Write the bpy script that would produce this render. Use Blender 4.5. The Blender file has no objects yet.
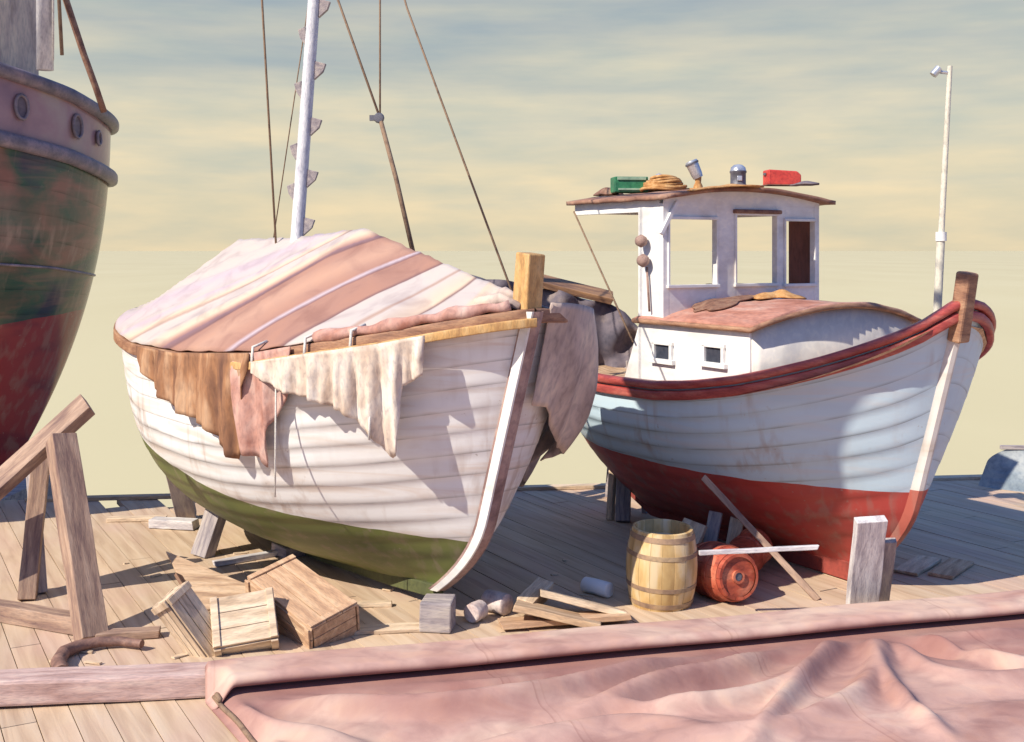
import bpy, bmesh, math, random
from math import sin, cos, pi, radians, atan2, sqrt
from mathutils import Vector, Matrix, Euler
random.seed(7)
scene = bpy.context.scene
COL = scene.collection
F, CH, HY = 1150.0, 2.9, 250.0          # focal length in px, eye height, horizon row

# ---------------------------------------------------------------- camera
cam_d = bpy.data.cameras.new('camera'); cam = bpy.data.objects.new('camera', cam_d); COL.objects.link(cam)
cam.location = (0, 0, CH); cam.rotation_euler = (pi/2, 0, 0)
cam_d.sensor_width = 36; cam_d.lens = 36*F/1024; cam_d.shift_y = -(371-HY)/1024
cam_d.clip_end = 6000
scene.camera = cam
scene.view_settings.view_transform = 'Standard'; scene.view_settings.look = 'None'
scene.view_settings.gamma = 1; scene.view_settings.exposure = 0.25
# ---------------------------------------------------------------- sun + sky
SAZ = Vector((-.78, -.62)).normalized(); SEL = radians(40)
SUN = Vector((SAZ.x*cos(SEL), SAZ.y*cos(SEL), sin(SEL)))
sd = bpy.data.lights.new('sun', 'SUN'); sd.energy = 5.0; sd.angle = radians(.45); sd.color = (1, .92, .78)
so = bpy.data.objects.new('sun', sd); COL.objects.link(so); so.rotation_euler = SUN.to_track_quat('Z', 'Y').to_euler()
so.location = (-6, -6, 12)
W = bpy.data.worlds.new('World'); scene.world = W; W.use_nodes = True
nt = W.node_tree; nt.nodes.clear()
def N(nt, t, **k):
    n = nt.nodes.new(t)
    for a, b in k.items(): setattr(n, a, b)
    return n
def ramp(nt, stops, fac=None, interp='LINEAR'):
    r = N(nt, 'ShaderNodeValToRGB'); r.color_ramp.interpolation = interp
    e = r.color_ramp.elements
    while len(e) < len(stops): e.new(.5)
    for i, (p, c) in enumerate(stops):
        e[i].position = p; e[i].color = (*c, 1) if len(c) == 3 else c
    if fac is not None: nt.links.new(fac, r.inputs[0])
    return r
def math_(nt, op, a, b=None, c=None):
    m = N(nt, 'ShaderNodeMath', operation=op)
    for i, x in enumerate((a, b, c)):
        if x is None: continue
        if isinstance(x, (int, float)): m.inputs[i].default_value = x
        else: nt.links.new(x, m.inputs[i])
    return m.outputs[0]
def mixc(nt, fac, a, b, mode='MIX'):
    m = N(nt, 'ShaderNodeMix', data_type='RGBA', blend_type=mode)
    for sock, x in ((m.inputs[0], fac), (m.inputs[6], a), (m.inputs[7], b)):
        if isinstance(x, (int, float)): sock.default_value = x
        elif isinstance(x, tuple): sock.default_value = (*x, 1)
        else: nt.links.new(x, sock)
    return m.outputs[2]
tc = N(nt, 'ShaderNodeTexCoord'); sep = N(nt, 'ShaderNodeSeparateXYZ'); nt.links.new(tc.outputs['Generated'], sep.inputs[0])
z = math_(nt, 'ABSOLUTE', sep.outputs[2])
mp = N(nt, 'ShaderNodeMapping'); mp.inputs['Scale'].default_value = (1.5, 1.5, 17); nt.links.new(tc.outputs['Generated'], mp.inputs[0])
mp.inputs['Rotation'].default_value = (0, .04, 0)
n1 = N(nt, 'ShaderNodeTexNoise'); n1.inputs['Scale'].default_value = 2.2; n1.inputs['Detail'].default_value = 6; n1.inputs['Roughness'].default_value = .55
nt.links.new(mp.outputs[0], n1.inputs[0])
zz = math_(nt, 'ADD', z, math_(nt, 'MULTIPLY', math_(nt, 'SUBTRACT', n1.outputs[0], .5), .20))
SKY = ramp(nt, [(0, (.69, .59, .40)), (.06, (.67, .58, .40)), (.115, (.56, .53, .41)), (.17, (.44, .45, .395)), (.22, (.35, .385, .385)), (.28, (.28, .32, .36)), (.42, (.11, .22, .48)), (1, (.08, .19, .50))], zz)
mp2 = N(nt, 'ShaderNodeMapping'); mp2.inputs['Scale'].default_value = (3, 3, 14); nt.links.new(tc.outputs['Generated'], mp2.inputs[0])
n2 = N(nt, 'ShaderNodeTexNoise'); n2.inputs['Scale'].default_value = 3; n2.inputs['Detail'].default_value = 8; nt.links.new(mp2.outputs[0], n2.inputs[0])
v2 = ramp(nt, [(.3, (.82, .89, .96)), (.7, (1.13, 1.07, 1.0))], n2.outputs[0])
skyc = mixc(nt, 1.0, SKY.outputs[0], v2.outputs[0], 'MULTIPLY')
# warm glow only over the sea behind the boats; bluer sky to the sides and behind
az = ramp(nt, [(.50, (0, 0, 0)), (.88, (1, 1, 1))], sep.outputs[1])
skyc = mixc(nt, az.outputs[0], mixc(nt, .98, skyc, (.085, .20, .52)), skyc)
bg = N(nt, 'ShaderNodeBackground'); bg.inputs[1].default_value = .96; nt.links.new(skyc, bg.inputs[0])
nish = N(nt, 'ShaderNodeTexSky'); nish.sky_type = 'NISHITA'; nish.sun_disc = False
nish.sun_elevation = SEL; nish.sun_rotation = atan2(SAZ.x, SAZ.y); nish.dust_density = 3
bg2 = N(nt, 'ShaderNodeBackground'); bg2.inputs[1].default_value = .012; nt.links.new(nish.outputs[0], bg2.inputs[0])
ad = N(nt, 'ShaderNodeAddShader'); nt.links.new(bg.outputs[0], ad.inputs[0]); nt.links.new(bg2.outputs[0], ad.inputs[1])
ow = N(nt, 'ShaderNodeOutputWorld'); nt.links.new(ad.outputs[0], ow.inputs[0])

scene.render.engine = 'CYCLES'; scene.cycles.diffuse_bounces = 2
# ---------------------------------------------------------------- materials
def newmat(name):
    m = bpy.data.materials.new(name); m.use_nodes = True; t = m.node_tree
    return m, t, t.nodes['Principled BSDF']
def mottle(t, coord, c1, c2, c3, scale, stretch, detail=7, dist=.4):
    mp = N(t, 'ShaderNodeMapping'); mp.inputs['Scale'].default_value = stretch; t.links.new(coord, mp.inputs[0])
    n = N(t, 'ShaderNodeTexNoise'); n.inputs['Scale'].default_value = scale; n.inputs['Detail'].default_value = detail
    n.inputs['Distortion'].default_value = dist; t.links.new(mp.outputs[0], n.inputs[0])
    r = ramp(t, [(.32, c1), (.5, c2), (.66, c3)], n.outputs[0])
    return r.outputs[0], n.outputs[0]
def bump(t, b, h, strength, dist=.02, prev=None):
    bn = N(t, 'ShaderNodeBump'); bn.inputs['Strength'].default_value = strength; bn.inputs['Distance'].default_value = dist
    t.links.new(h, bn.inputs['Height'])
    if prev is not None: t.links.new(prev, bn.inputs['Normal'])
    t.links.new(bn.outputs[0], b.inputs['Normal']); return bn.outputs[0]
def mat(name, c1, c2, c3=None, scale=3, stretch=(1, 1, 1), rough=.75, bs=.35, grain=None, metal=0, fine=True, soft=0):
    m, t, b = newmat(name); c3 = c3 or c2
    tc = N(t, 'ShaderNodeTexCoord')
    col, h = mottle(t, tc.outputs['Object'], c1, c2, c3, scale, stretch)
    if fine:
        f, h2 = mottle(t, tc.outputs['Object'], (.78+.17*soft, .78+.16*soft, .80+.13*soft), (1, 1, 1), (1.12, 1.1, 1.05), scale*7, stretch, 4)
        col = mixc(t, 1.0, col, f, 'MULTIPLY'); h = math_(t, 'ADD', h, math_(t, 'MULTIPLY', h2, .5))
    t.links.new(col, b.inputs['Base Color']); b.inputs['Roughness'].default_value = rough; b.inputs['Metallic'].default_value = metal
    bump(t, b, h, bs, .015)
    return m
M = {}
M['wood'] = mat('wood_tan', (.34, .21, .13), (.52, .35, .22), (.62, .45, .30), 2.5, (1, 9, 9), .8)
M['wood_pale'] = mat('wood_pale', (.46, .33, .22), (.66, .50, .35), (.74, .60, .44), 2.5, (1, 7, 7), .8)
M['wood_brown'] = mat('wood_brown', (.15, .075, .045), (.26, .14, .08), (.40, .22, .11), 2.5, (1, 7, 7), .75)
M['wood_grey'] = mat('wood_grey', (.22, .19, .21), (.36, .31, .31), (.46, .40, .36), 2.5, (1, 8, 8), .85)
M['wood_orange'] = mat('wood_orange', (.40, .24, .15), (.54, .34, .21), (.62, .43, .28), 2.5, (1, 7, 7), .8)
M['wood_prop'] = mat('wood_prop', (.20, .12, .10), (.34, .22, .16), (.44, .30, .22), 2.5, (1, 7, 7), .8)
M['wood_white'] = mat('wood_weathered_white', (.40, .36, .38), (.62, .58, .58), (.74, .71, .70), 3, (1, 6, 6), .8)
M['wood_hoop'] = mat('wood_hoop', (.20, .13, .10), (.34, .22, .14), (.42, .30, .18), 4, (1, 1, 1), .7)
M['stem'] = mat('stem_timber', (.38, .20, .08), (.55, .32, .12), (.62, .40, .18), 4, (3, 3, 1), .7)
M['white'] = mat('white_paint', (.62, .58, .54), (.78, .77, .75), (.81, .80, .79), 1.5, (1, 1, 1.8), .5, .06, soft=1)
M['rail_brown'] = mat('rail_brown', (.20, .095, .06), (.33, .17, .10), (.42, .24, .14), 5, (1, 1, 4), .65)
M['rail_red'] = mat('rail_red', (.30, .045, .040), (.40, .075, .060), (.46, .13, .10), 4, (1, 1, 4), .4, .2)
M['rag_brown'] = mat('rag_brown', (.15, .07, .045), (.33, .16, .08), (.50, .31, .19), 5, (1, 1, .3), .9)
M['rag_pink'] = mat('rag_pink', (.34, .14, .10), (.52, .30, .25), (.62, .46, .40), 4, (1, 1, .6), .9)
M['rag_cream'] = mat('rag_cream', (.50, .38, .30), (.68, .57, .48), (.76, .70, .64), 5, (1, 1, .5), .9)
M['tarp_mauve'] = mat('tarp_mauve', (.34, .26, .23), (.52, .41, .36), (.68, .56, .45), 3, (1, 1, .5), .85)
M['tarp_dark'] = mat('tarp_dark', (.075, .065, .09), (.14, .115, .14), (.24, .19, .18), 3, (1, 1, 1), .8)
M['rope'] = mat('rope', (.16, .10, .07), (.26, .17, .11), None, 20, (1, 1, 1), .9)
M['rope_white'] = mat('rope_white', (.55, .50, .46), (.7, .67, .62), None, 20, (1, 1, 1), .9)
M['coil'] = mat('coil_rope', (.36, .16, .05), (.52, .27, .10), (.6, .36, .16), 18, (1, 1, 1), .9)
M['rust'] = mat('rusty_iron', (.14, .07, .05), (.24, .12, .08), (.30, .18, .12), 12, (1, 1, 1), .8)
M['iron'] = mat('dark_iron', (.07, .07, .09), (.13, .13, .16), None, 10, (1, 1, 1), .5, .2)
M['silver'] = mat('bare_metal', (.45, .46, .50), (.62, .63, .66), None, 10, (1, 1, 1), .3, .1, metal=.6)
M['green'] = mat('green_box_paint', (.02, .12, .06), (.035, .20, .09), (.07, .26, .13), 6, (1, 1, 1), .5, .2)
M['redbox'] = mat('red_box_paint', (.50, .04, .035), (.62, .07, .05), None, 6, (1, 1, 1), .45, .2)
M['roof_red'] = mat('cabin_roof_canvas', (.34, .13, .085), (.48, .22, .16), (.55, .33, .26), 2.2, (1, 2, 1), .8)
M['roof_brown'] = mat('wheelhouse_roof', (.20, .095, .07), (.30, .15, .10), (.40, .24, .17), 3, (1, 1, 1), .8)
M['rudy'] = mat('mahogany', (.14, .045, .03), (.22, .08, .06), None, 4, (1, 1, .3), .6)
M['cabin_grey'] = mat('cabin_front_paint', (.66, .62, .56), (.72, .68, .62), (.76, .72, .67), 2, (1, 1, 1), .7, .06, soft=1)
M['rubrail'] = mat('fender_rail_paint', (.13, .11, .13), (.20, .16, .18), (.30, .22, .23), 5, (1, 1, 1), .45)
M['float'] = mat('net_float', (.20, .12, .10), (.34, .22, .18), None, 12, (1, 1, 1), .7)
M['stone'] = mat('pale_stone', (.42, .30, .28), (.58, .47, .44), (.66, .58, .55), 6, (1, 1, 1), .85)
M['cask_red'] = mat('red_cask_paint', (.20, .03, .02), (.46, .09, .045), (.58, .19, .11), 4, (1, 1, 2), .6)
M['mast'] = mat('mast_paint', (.42, .42, .48), (.62, .62, .66), (.74, .74, .76), 3, (3, 3, 1), .6)
M['glass'] = mat('dark_glass', (.03, .035, .05), (.05, .055, .075), None, 4, (1, 1, 1), .12, .05)
M['dinghy'] = mat('blue_grey_canvas', (.16, .20, .24), (.25, .29, .32), (.36, .38, .38), 3, (1, 1, 1), .8)
M['hose'] = mat('old_hose', (.13, .07, .06), (.24, .13, .10), (.34, .20, .15), 8, (1, 1, 1), .7)

def hull_mat(name, top, top2, bot, bot2, wl, slope, dirt=(.45, .33, .22), strakes=12, dirtamt=.5, rough=.55, patches=None, band=None, quad=0.0):
    m, t, b = newmat(name)
    tc = N(t, 'ShaderNodeTexCoord'); sp = N(t, 'ShaderNodeSeparateXYZ'); t.links.new(tc.outputs['Object'], sp.inputs[0])
    uv = N(t, 'ShaderNodeSeparateXYZ'); t.links.new(tc.outputs['UV'], uv.inputs[0])
    c, h = mottle(t, tc.outputs['Object'], top2, top, top, 1.6, (.5, .5, 1.6))
    d, hd = mottle(t, tc.outputs['Object'], (0, 0, 0), (.12, .12, .12), (1, 1, 1), 3.0, (.35, .35, 3.2), 9, .8)
    if patches: 
        p, hp = mottle(t, tc.outputs['Object'], patches[0], patches[1], patches[2], 1.1, (.7, .7, 1.2), 6, 1.2)
        c = p
    c = mixc(t, math_(t, 'MULTIPLY', d, dirtamt), c, dirt)
    # seams between strakes
    fr = math_(t, 'FRACT', math_(t, 'MULTIPLY', uv.outputs[1], float(strakes)))
    seam = ramp(t, [(0, (.35, .35, .35)), (.06, (.75, .75, .75)), (.14, (1, 1, 1)), (1, (1, 1, 1))], fr)
    sw = N(t, 'ShaderNodeTexNoise'); sw.inputs['Scale'].default_value = 2.5; t.links.new(tc.outputs['Object'], sw.inputs[0])
    sfac = ramp(t, [(.35, (.15, .15, .15)), (.65, (.9, .9, .9))], sw.outputs[0])
    c = mixc(t, sfac.outputs[0], c, mixc(t, 1.0, c, seam.outputs[0], 'MULTIPLY'))
    sk, _ = mottle(t, tc.outputs['Object'], (0, 0, 0), (.02, .02, .02), (1, 1, 1), 1.0, (9, 9, .55), 6, .3)
    sk2, _ = mottle(t, tc.outputs['Object'], (0, 0, 0), (.2, .2, .2), (1, 1, 1), 1.3, (1, 1, 1), 3, .3)
    c = mixc(t, math_(t, 'MULTIPLY', math_(t, 'MULTIPLY', sk, sk2), .55), c, (.36, .24, .17))
    fn = N(t, 'ShaderNodeTexNoise'); fn.inputs['Scale'].default_value = 16; fn.inputs['Detail'].default_value = 6; t.links.new(tc.outputs['Object'], fn.inputs[0])
    fk = ramp(t, [(.69, (0, 0, 0)), (.71, (1, 1, 1))], fn.outputs[0])
    c = mixc(t, math_(t, 'MULTIPLY', math_(t, 'MULTIPLY', fk.outputs[0], sk2), .6), c, (.34, .27, .22))
    bc, hb = mottle(t, tc.outputs['Object'], bot2, bot, bot, 2.0, (.5, .5, 1.5), 8, .6)
    wn = N(t, 'ShaderNodeTexNoise'); wn.inputs['Scale'].default_value = 3; t.links.new(tc.outputs['Object'], wn.inputs[0])
    zz = math_(t, 'ADD', math_(t, 'SUBTRACT', sp.outputs[2], math_(t, 'MULTIPLY', sp.outputs[0], slope)), math_(t, 'MULTIPLY', math_(t, 'SUBTRACT', wn.outputs[0], .5), .03))
    if quad: zz = math_(t, 'SUBTRACT', zz, math_(t, 'MULTIPLY', math_(t, 'MULTIPLY', sp.outputs[0], sp.outputs[0]), quad))
    f = math_(t, 'GREATER_THAN', zz, wl)
    bc = mixc(t, math_(t, 'MULTIPLY', math_(t, 'MULTIPLY', sk, .4), 1.0), bc, (.30, .22, .18)); bc = mixc(t, math_(t, 'MULTIPLY', fk.outputs[0], .45), bc, (.34, .26, .22))
    col = mixc(t, f, bc, c)
    if band:
        g = math_(t, 'GREATER_THAN', uv.outputs[1], band[0]); pc, _ = mottle(t, tc.outputs['Object'], band[1], band[2], band[3], 2.2, (1, 1, .7))
        col = mixc(t, g, col, pc)
    t.links.new(col, b.inputs['Base Color']); b.inputs['Roughness'].default_value = rough
    hh = math_(t, 'ADD', math_(t, 'MULTIPLY', h, .2), math_(t, 'MULTIPLY', hd, .3))
    bump(t, b, hh, .12, .012)
    return m

# ---------------------------------------------------------------- mesh helpers
class MB:
    def __init__(s): s.v = []; s.f = []; s.uv = []
    def grid(s, rows, closed_u=False, uvf=None, flip=False):
        n = len(s.v); R = len(rows); C = len(rows[0])
        for r in rows: s.v.extend([tuple(p) for p in r])
        for i in range(R-1):
            for j in range(C if closed_u else C-1):
                k = (j+1) % C
                q = [n+i*C+j, n+i*C+k, n+(i+1)*C+k, n+(i+1)*C+j]
                u = [(i, j), (i, j+1), (i+1, j+1), (i+1, j)]
                if flip: q.reverse(); u.reverse()
                s.f.append(q); s.uv.append([(uvf(a, b_) if uvf else (a/(R-1), b_/C)) for a, b_ in u])
        return n
    def face(s, idx): s.f.append(idx); s.uv.append([(0, 0)]*len(idx))
    def box(s, c, size, rot=None, taper=1.0, jit=0):
        c = Vector(c); n = len(s.v); R = rot if rot is not None else Matrix.Identity(3)
        if isinstance(R, (tuple, Euler)): R = Euler(R).to_matrix()
        for z in (-.5, .5):
            k = 1 if z < 0 else taper
            for x, y in ((-.5, -.5), (.5, -.5), (.5, .5), (-.5, .5)):
                p = Vector((x*size[0]*k, y*size[1]*k, z*size[2])) + Vector([random.uniform(-jit, jit) for _ in range(3)])
                s.v.append(tuple(c + R @ p))
        for q in ((3, 2, 1, 0), (4, 5, 6, 7), (0, 1, 5, 4), (1, 2, 6, 5), (2, 3, 7, 6), (3, 0, 4, 7)):
            s.face([n+i for i in q])
    def tube(s, pts, r, seg=10, caps=True, r2=None, prof=None):
        pts = [Vector(p) for p in pts]; n0 = len(s.v); rows = []
        up0 = None
        for i, p in enumerate(pts):
            t = (pts[min(i+1, len(pts)-1)] - pts[max(i-1, 0)]).normalized()
            if up0 is None:
                a = Vector((0, 0, 1)) if abs(t.z) < .9 else Vector((0, 1, 0)); side = t.cross(a).normalized()
            else:
                side = (up0 - t*up0.dot(t)).normalized()
            up0 = side; up = side.cross(t)
            k = i/(len(pts)-1); rr = r if r2 is None else r + (r2-r)*k
            if callable(r): rr = r(k)
            rows.append([p + side*cos(2*pi*j/seg)*rr + up*sin(2*pi*j/seg)*rr for j in range(seg)])
        n = s.grid(rows, closed_u=True)
        if caps:
            s.face([n+j for j in range(seg)][::-1]); m = n+(len(rows)-1)*seg; s.face([m+j for j in range(seg)])
    def sweep(s, pts, prof, outs=None, caps=True):
        """profile (out, up) swept along a path; outs = outward horizontal vectors"""
        rows = []; pts = [Vector(p) for p in pts]
        for i, p in enumerate(pts):
            if outs: o = Vector(outs[i]).normalized()
            else:
                t = (pts[min(i+1, len(pts)-1)] - pts[max(i-1, 0)]); o = Vector((t.y, -t.x, 0)).normalized()
            rows.append([p + o*a + Vector((0, 0, b)) for a, b in prof])
        n = s.grid(rows, closed_u=True); C = len(prof)
        if caps: s.face([n+j for j in range(C)][::-1]); m = n+(len(rows)-1)*C; s.face([m+j for j in range(C)])
    def lathe(s, prof, seg=28, M=None, cap=True):
        M = M or Matrix.Identity(4)
        rows = [[M @ Vector((r*cos(2*pi*j/seg), r*sin(2*pi*j/seg), z)) for j in range(seg)] for r, z in prof]
        n = s.grid(rows, closed_u=True, uvf=lambda a, b: (b/seg, a/(len(prof)-1)))
        if cap:
            s.face([n+j for j in range(seg)][::-1]); m = n+(len(rows)-1)*seg; s.face([m+j for j in range(seg)])
    def xf(s, Mx): s.v = [tuple(Mx @ Vector(p)) for p in s.v]; return s
    def build(s, name, m, parent=None, smooth=False, bevel=0, solid=0, world=False, sub=0, angle=None):
        if world and parent is not None: s.xf(parent['_M_'] if False else ROOTM[parent.name].inverted())
        me = bpy.data.meshes.new(name); me.from_pydata(s.v, [], s.f)
        ul = me.uv_layers.new(name='UVMap'); k = 0
        for fuv in s.uv:
            for q in fuv: ul.data[k].uv = q; k += 1
        me.materials.append(M[m] if isinstance(m, str) else m)
        bm = bmesh.new(); bm.from_mesh(me); bmesh.ops.remove_doubles(bm, verts=bm.verts, dist=1e-5)
        bmesh.ops.recalc_face_normals(bm, faces=bm.faces); bm.to_mesh(me); bm.free()
        if smooth:
            for p in me.polygons: p.use_smooth = True
            if angle: 
                me.set_sharp_from_angle(angle=radians(angle))
        o = bpy.data.objects.new(name, me); COL.objects.link(o)
        if parent is not None: o.parent = parent
        if solid: q = o.modifiers.new('thickness', 'SOLIDIFY'); q.thickness = solid; q.offset = 0
        if sub: q = o.modifiers.new('sub', 'SUBSURF'); q.levels = sub; q.render_levels = sub
        if bevel: q = o.modifiers.new('bevel', 'BEVEL'); q.width = bevel; q.segments = 2; q.limit_method = 'ANGLE'
        return o
ROOTM = {}
def thing(name, label, cat, loc=(0, 0, 0), rot=(0, 0, 0), group=None):
    o = bpy.data.objects.new(name, None); COL.objects.link(o); o.location = loc; o.rotation_euler = rot; o.empty_display_size = .2
    o['label'] = label; o['category'] = cat
    if group: o['group'] = group
    ROOTM[o.name] = Matrix.Translation(loc) @ Euler(rot).to_matrix().to_4x4()
    return o
def tag(o, label, cat, group=None):
    o['label'] = label; o['category'] = cat
    if group: o['group'] = group
    return o
def struct(o, kind='structure'): o['kind'] = kind; return o
def P(px, py, Y): return Vector(((px-512)*Y/F, Y, CH-(py-HY)*Y/F))
def G(px, py, z=0.0):
    Y = (CH-z)*F/(py-HY); return Vector(((px-512)*Y/F, Y, z))
def proj(p): return 512+F*p[0]/p[1], HY-(p[2]-CH)*F/p[1]
def lerp(a, b, t): return a+(b-a)*t
def pl(x, tab):
    if x <= tab[0][0]: return tab[0][1]
    for (a, b), (c, d) in zip(tab, tab[1:]):
        if x <= c: return b+(d-b)*(x-a)/(c-a)
    return tab[-1][1]
def sm(x): x = max(0, min(1, x)); return x*x*(3-2*x)
def axes(p0, p1, roll=0):
    d = (Vector(p1)-Vector(p0)); q = d.to_track_quat('X', 'Z'); return q.to_matrix().to_4x4() @ Matrix.Rotation(roll, 4, 'X'), d.length
def board(name, label, cat, p0, p1, w, h, m='wood', roll=0, group=None, bev=.006, ends=0, taper=1, parent=None):
    """a timber running p0 -> p1; w across, h thick; its own object with local x along the grain"""
    R, L = axes(p0, p1, roll); mb = MB(); n = 7; rows = []
    for i in range(n):
        k = i/(n-1); s_ = 1+(taper-1)*k
        jx = random.uniform(-1, 1)*.02 if i in (0, n-1) else 0
        ww = w/2*s_*(1+random.uniform(-.03, .03)); hh = h/2*s_*(1+random.uniform(-.03, .03)); b_ = random.uniform(-.002, .002)
        rows.append([(k*L-L/2+jx*(1 if j < 2 else -1)*.5, a, c+b_) for j, (a, c) in enumerate(((-ww, -hh), (ww, -hh), (ww, hh), (-ww, hh)))])
    g = mb.grid(rows, closed_u=True); mb.face([g+j for j in range(4)][::-1]); e = g+(n-1)*4; mb.face([e+j for j in range(4)])
    mid = (Vector(p0)+Vector(p1))/2
    Mx = Matrix.Translation(mid) @ R
    if parent is not None:
        mb.xf(ROOTM[parent.name].inverted() @ Mx); return mb.build(name, m, parent, bevel=bev)
    o = mb.build(name, m, bevel=bev); o.matrix_world = Mx
    if label: tag(o, label, cat, group)
    return o

# ---------------------------------------------------------------- the setting: dock, water
def quad(name, pts, m, **k):
    mb = MB(); mb.v = [tuple(p) for p in pts]; mb.face(list(range(len(pts)))); return mb.build(name, m, **k)
mw, t, b = newmat('hazy_water')
tc = N(t, 'ShaderNodeTexCoord'); c, h = mottle(t, tc.outputs['Object'], (.66, .55, .29), (.69, .58, .31), (.71, .60, .33), .05, (1, .3, 1))
t.links.new(c, b.inputs['Base Color']); b.inputs['Roughness'].default_value = .25; bump(t, b, h, .05, .1)
struct(quad('water', [(-3000, -200, -1.6), (3000, -200, -1.6), (3000, 5000, -1.6), (-3000, 5000, -1.6)], mw))

md, t, b = newmat('dock_planks')
tc = N(t, 'ShaderNodeTexCoord'); gi = N(t, 'ShaderNodeNewGeometry')
mpn = N(t, 'ShaderNodeMapping'); mpn.inputs['Rotation'].default_value = (0, 0, radians(0)); t.links.new(tc.outputs['Object'], mpn.inputs[0])
c, h = mottle(t, mpn.outputs[0], (.46, .33, .22), (.58, .44, .30), (.63, .50, .36), 1.6, (.6, 7, 1), 9, .5)
rv = ramp(t, [(0, (.90, .87, .86)), (.5, (.99, .97, .96)), (1, (1.05, 1.0, .96))], gi.outputs['Random Per Island'])
c = mixc(t, 1, c, rv.outputs[0], 'MULTIPLY')
pn, _ = mottle(t, tc.outputs['Object'], (0, 0, 0), (.15, .15, .15), (.7, .7, .7), .7, (1, 1.4, 1), 4, .8)
c = mixc(t, math_(t, 'MULTIPLY', pn, .55), c, (.55, .34, .30))
t.links.new(c, b.inputs['Base Color']); b.inputs['Roughness'].default_value = .85; bump(t, b, h, .5, .012)
# planks run with the boats; local x along the plank
PA = atan2(-4.0, 2.25); mb = MB(); pw = .205
dk = thing('dock', '', '', (0, 0, 0)); 
for k in ('label', 'category'): del dk[k]
ux, uy = Vector((cos(PA), sin(PA), 0)), Vector((-sin(PA), cos(PA), 0))
FE = lambda x: 13.42 + .115*(x+5.3) + (4.5 if x < -6.2 else 0)      # far edge of the dock
for i in range(-75, 76):
    a = -16 + random.uniform(0, 3)
    while a < 17:
        l = random.uniform(3.2, 5.5); b_ = min(a+l, 17)
        c0 = uy*(i*pw); 
        # clip against far edge along this plank
        pa = c0+ux*a; pb = c0+ux*b_
        a0, b0 = a, b_
        while a0 < b0 and (c0+ux*a0).y > FE((c0+ux*a0).x): a0 += .02
        if b0-a0 > .1 and (c0+ux*b0).y < 16:
            mid = c0+ux*((a0+b0)/2-.004)
            mb.box((0, 0, 0), (.1, .1, .1)) if False else None
            n = len(mb.v); hw = pw/2-.0035; dz = random.uniform(-.004, .002)
            for zc in (-.07, 0):
                for aa, ww in ((a0, -hw), (b0-.008, -hw), (b0-.008, hw), (a0, hw)):
                    mb.v.append((aa, i*pw+ww, zc+dz))
            for q in ((3, 2, 1, 0), (4, 5, 6, 7), (0, 1, 5, 4), (1, 2, 6, 5), (2, 3, 7, 6), (3, 0, 4, 7)): mb.face([n+j for j in q])
        a = b_
COL.objects.unlink(dk); bpy.data.objects.remove(dk)
dk = mb.build('dock_planking', md); dk.rotation_euler = (0, 0, PA); struct(dk)
mb = MB(); mb.v = [(-16, -9, -.09), (17, -9, -.09), (17, FE(17)-.25, -.09), (-6.1, FE(-6.1)-.2, -.09), (-6.1, 15.6, -.09), (-16, 15.6, -.09)]
mb.v += [(x, y, -.4) for x, y, _ in mb.v]; mb.face([0, 1, 2, 3, 4, 5]); mb.face([11, 10, 9, 8, 7, 6])
for i in range(6): mb.face([i, (i+1) % 6, 6+(i+1) % 6, 6+i])
struct(mb.build('dock_framing', 'wood_grey'))
mb = MB()
for x in range(-6, 17, 2):
    mb.tube([(x, FE(x)-.45, -.4), (x, FE(x)-.45, -4)], .16, 10)
struct(mb.build('dock_piles', 'wood_brown', smooth=True, angle=40))

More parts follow.
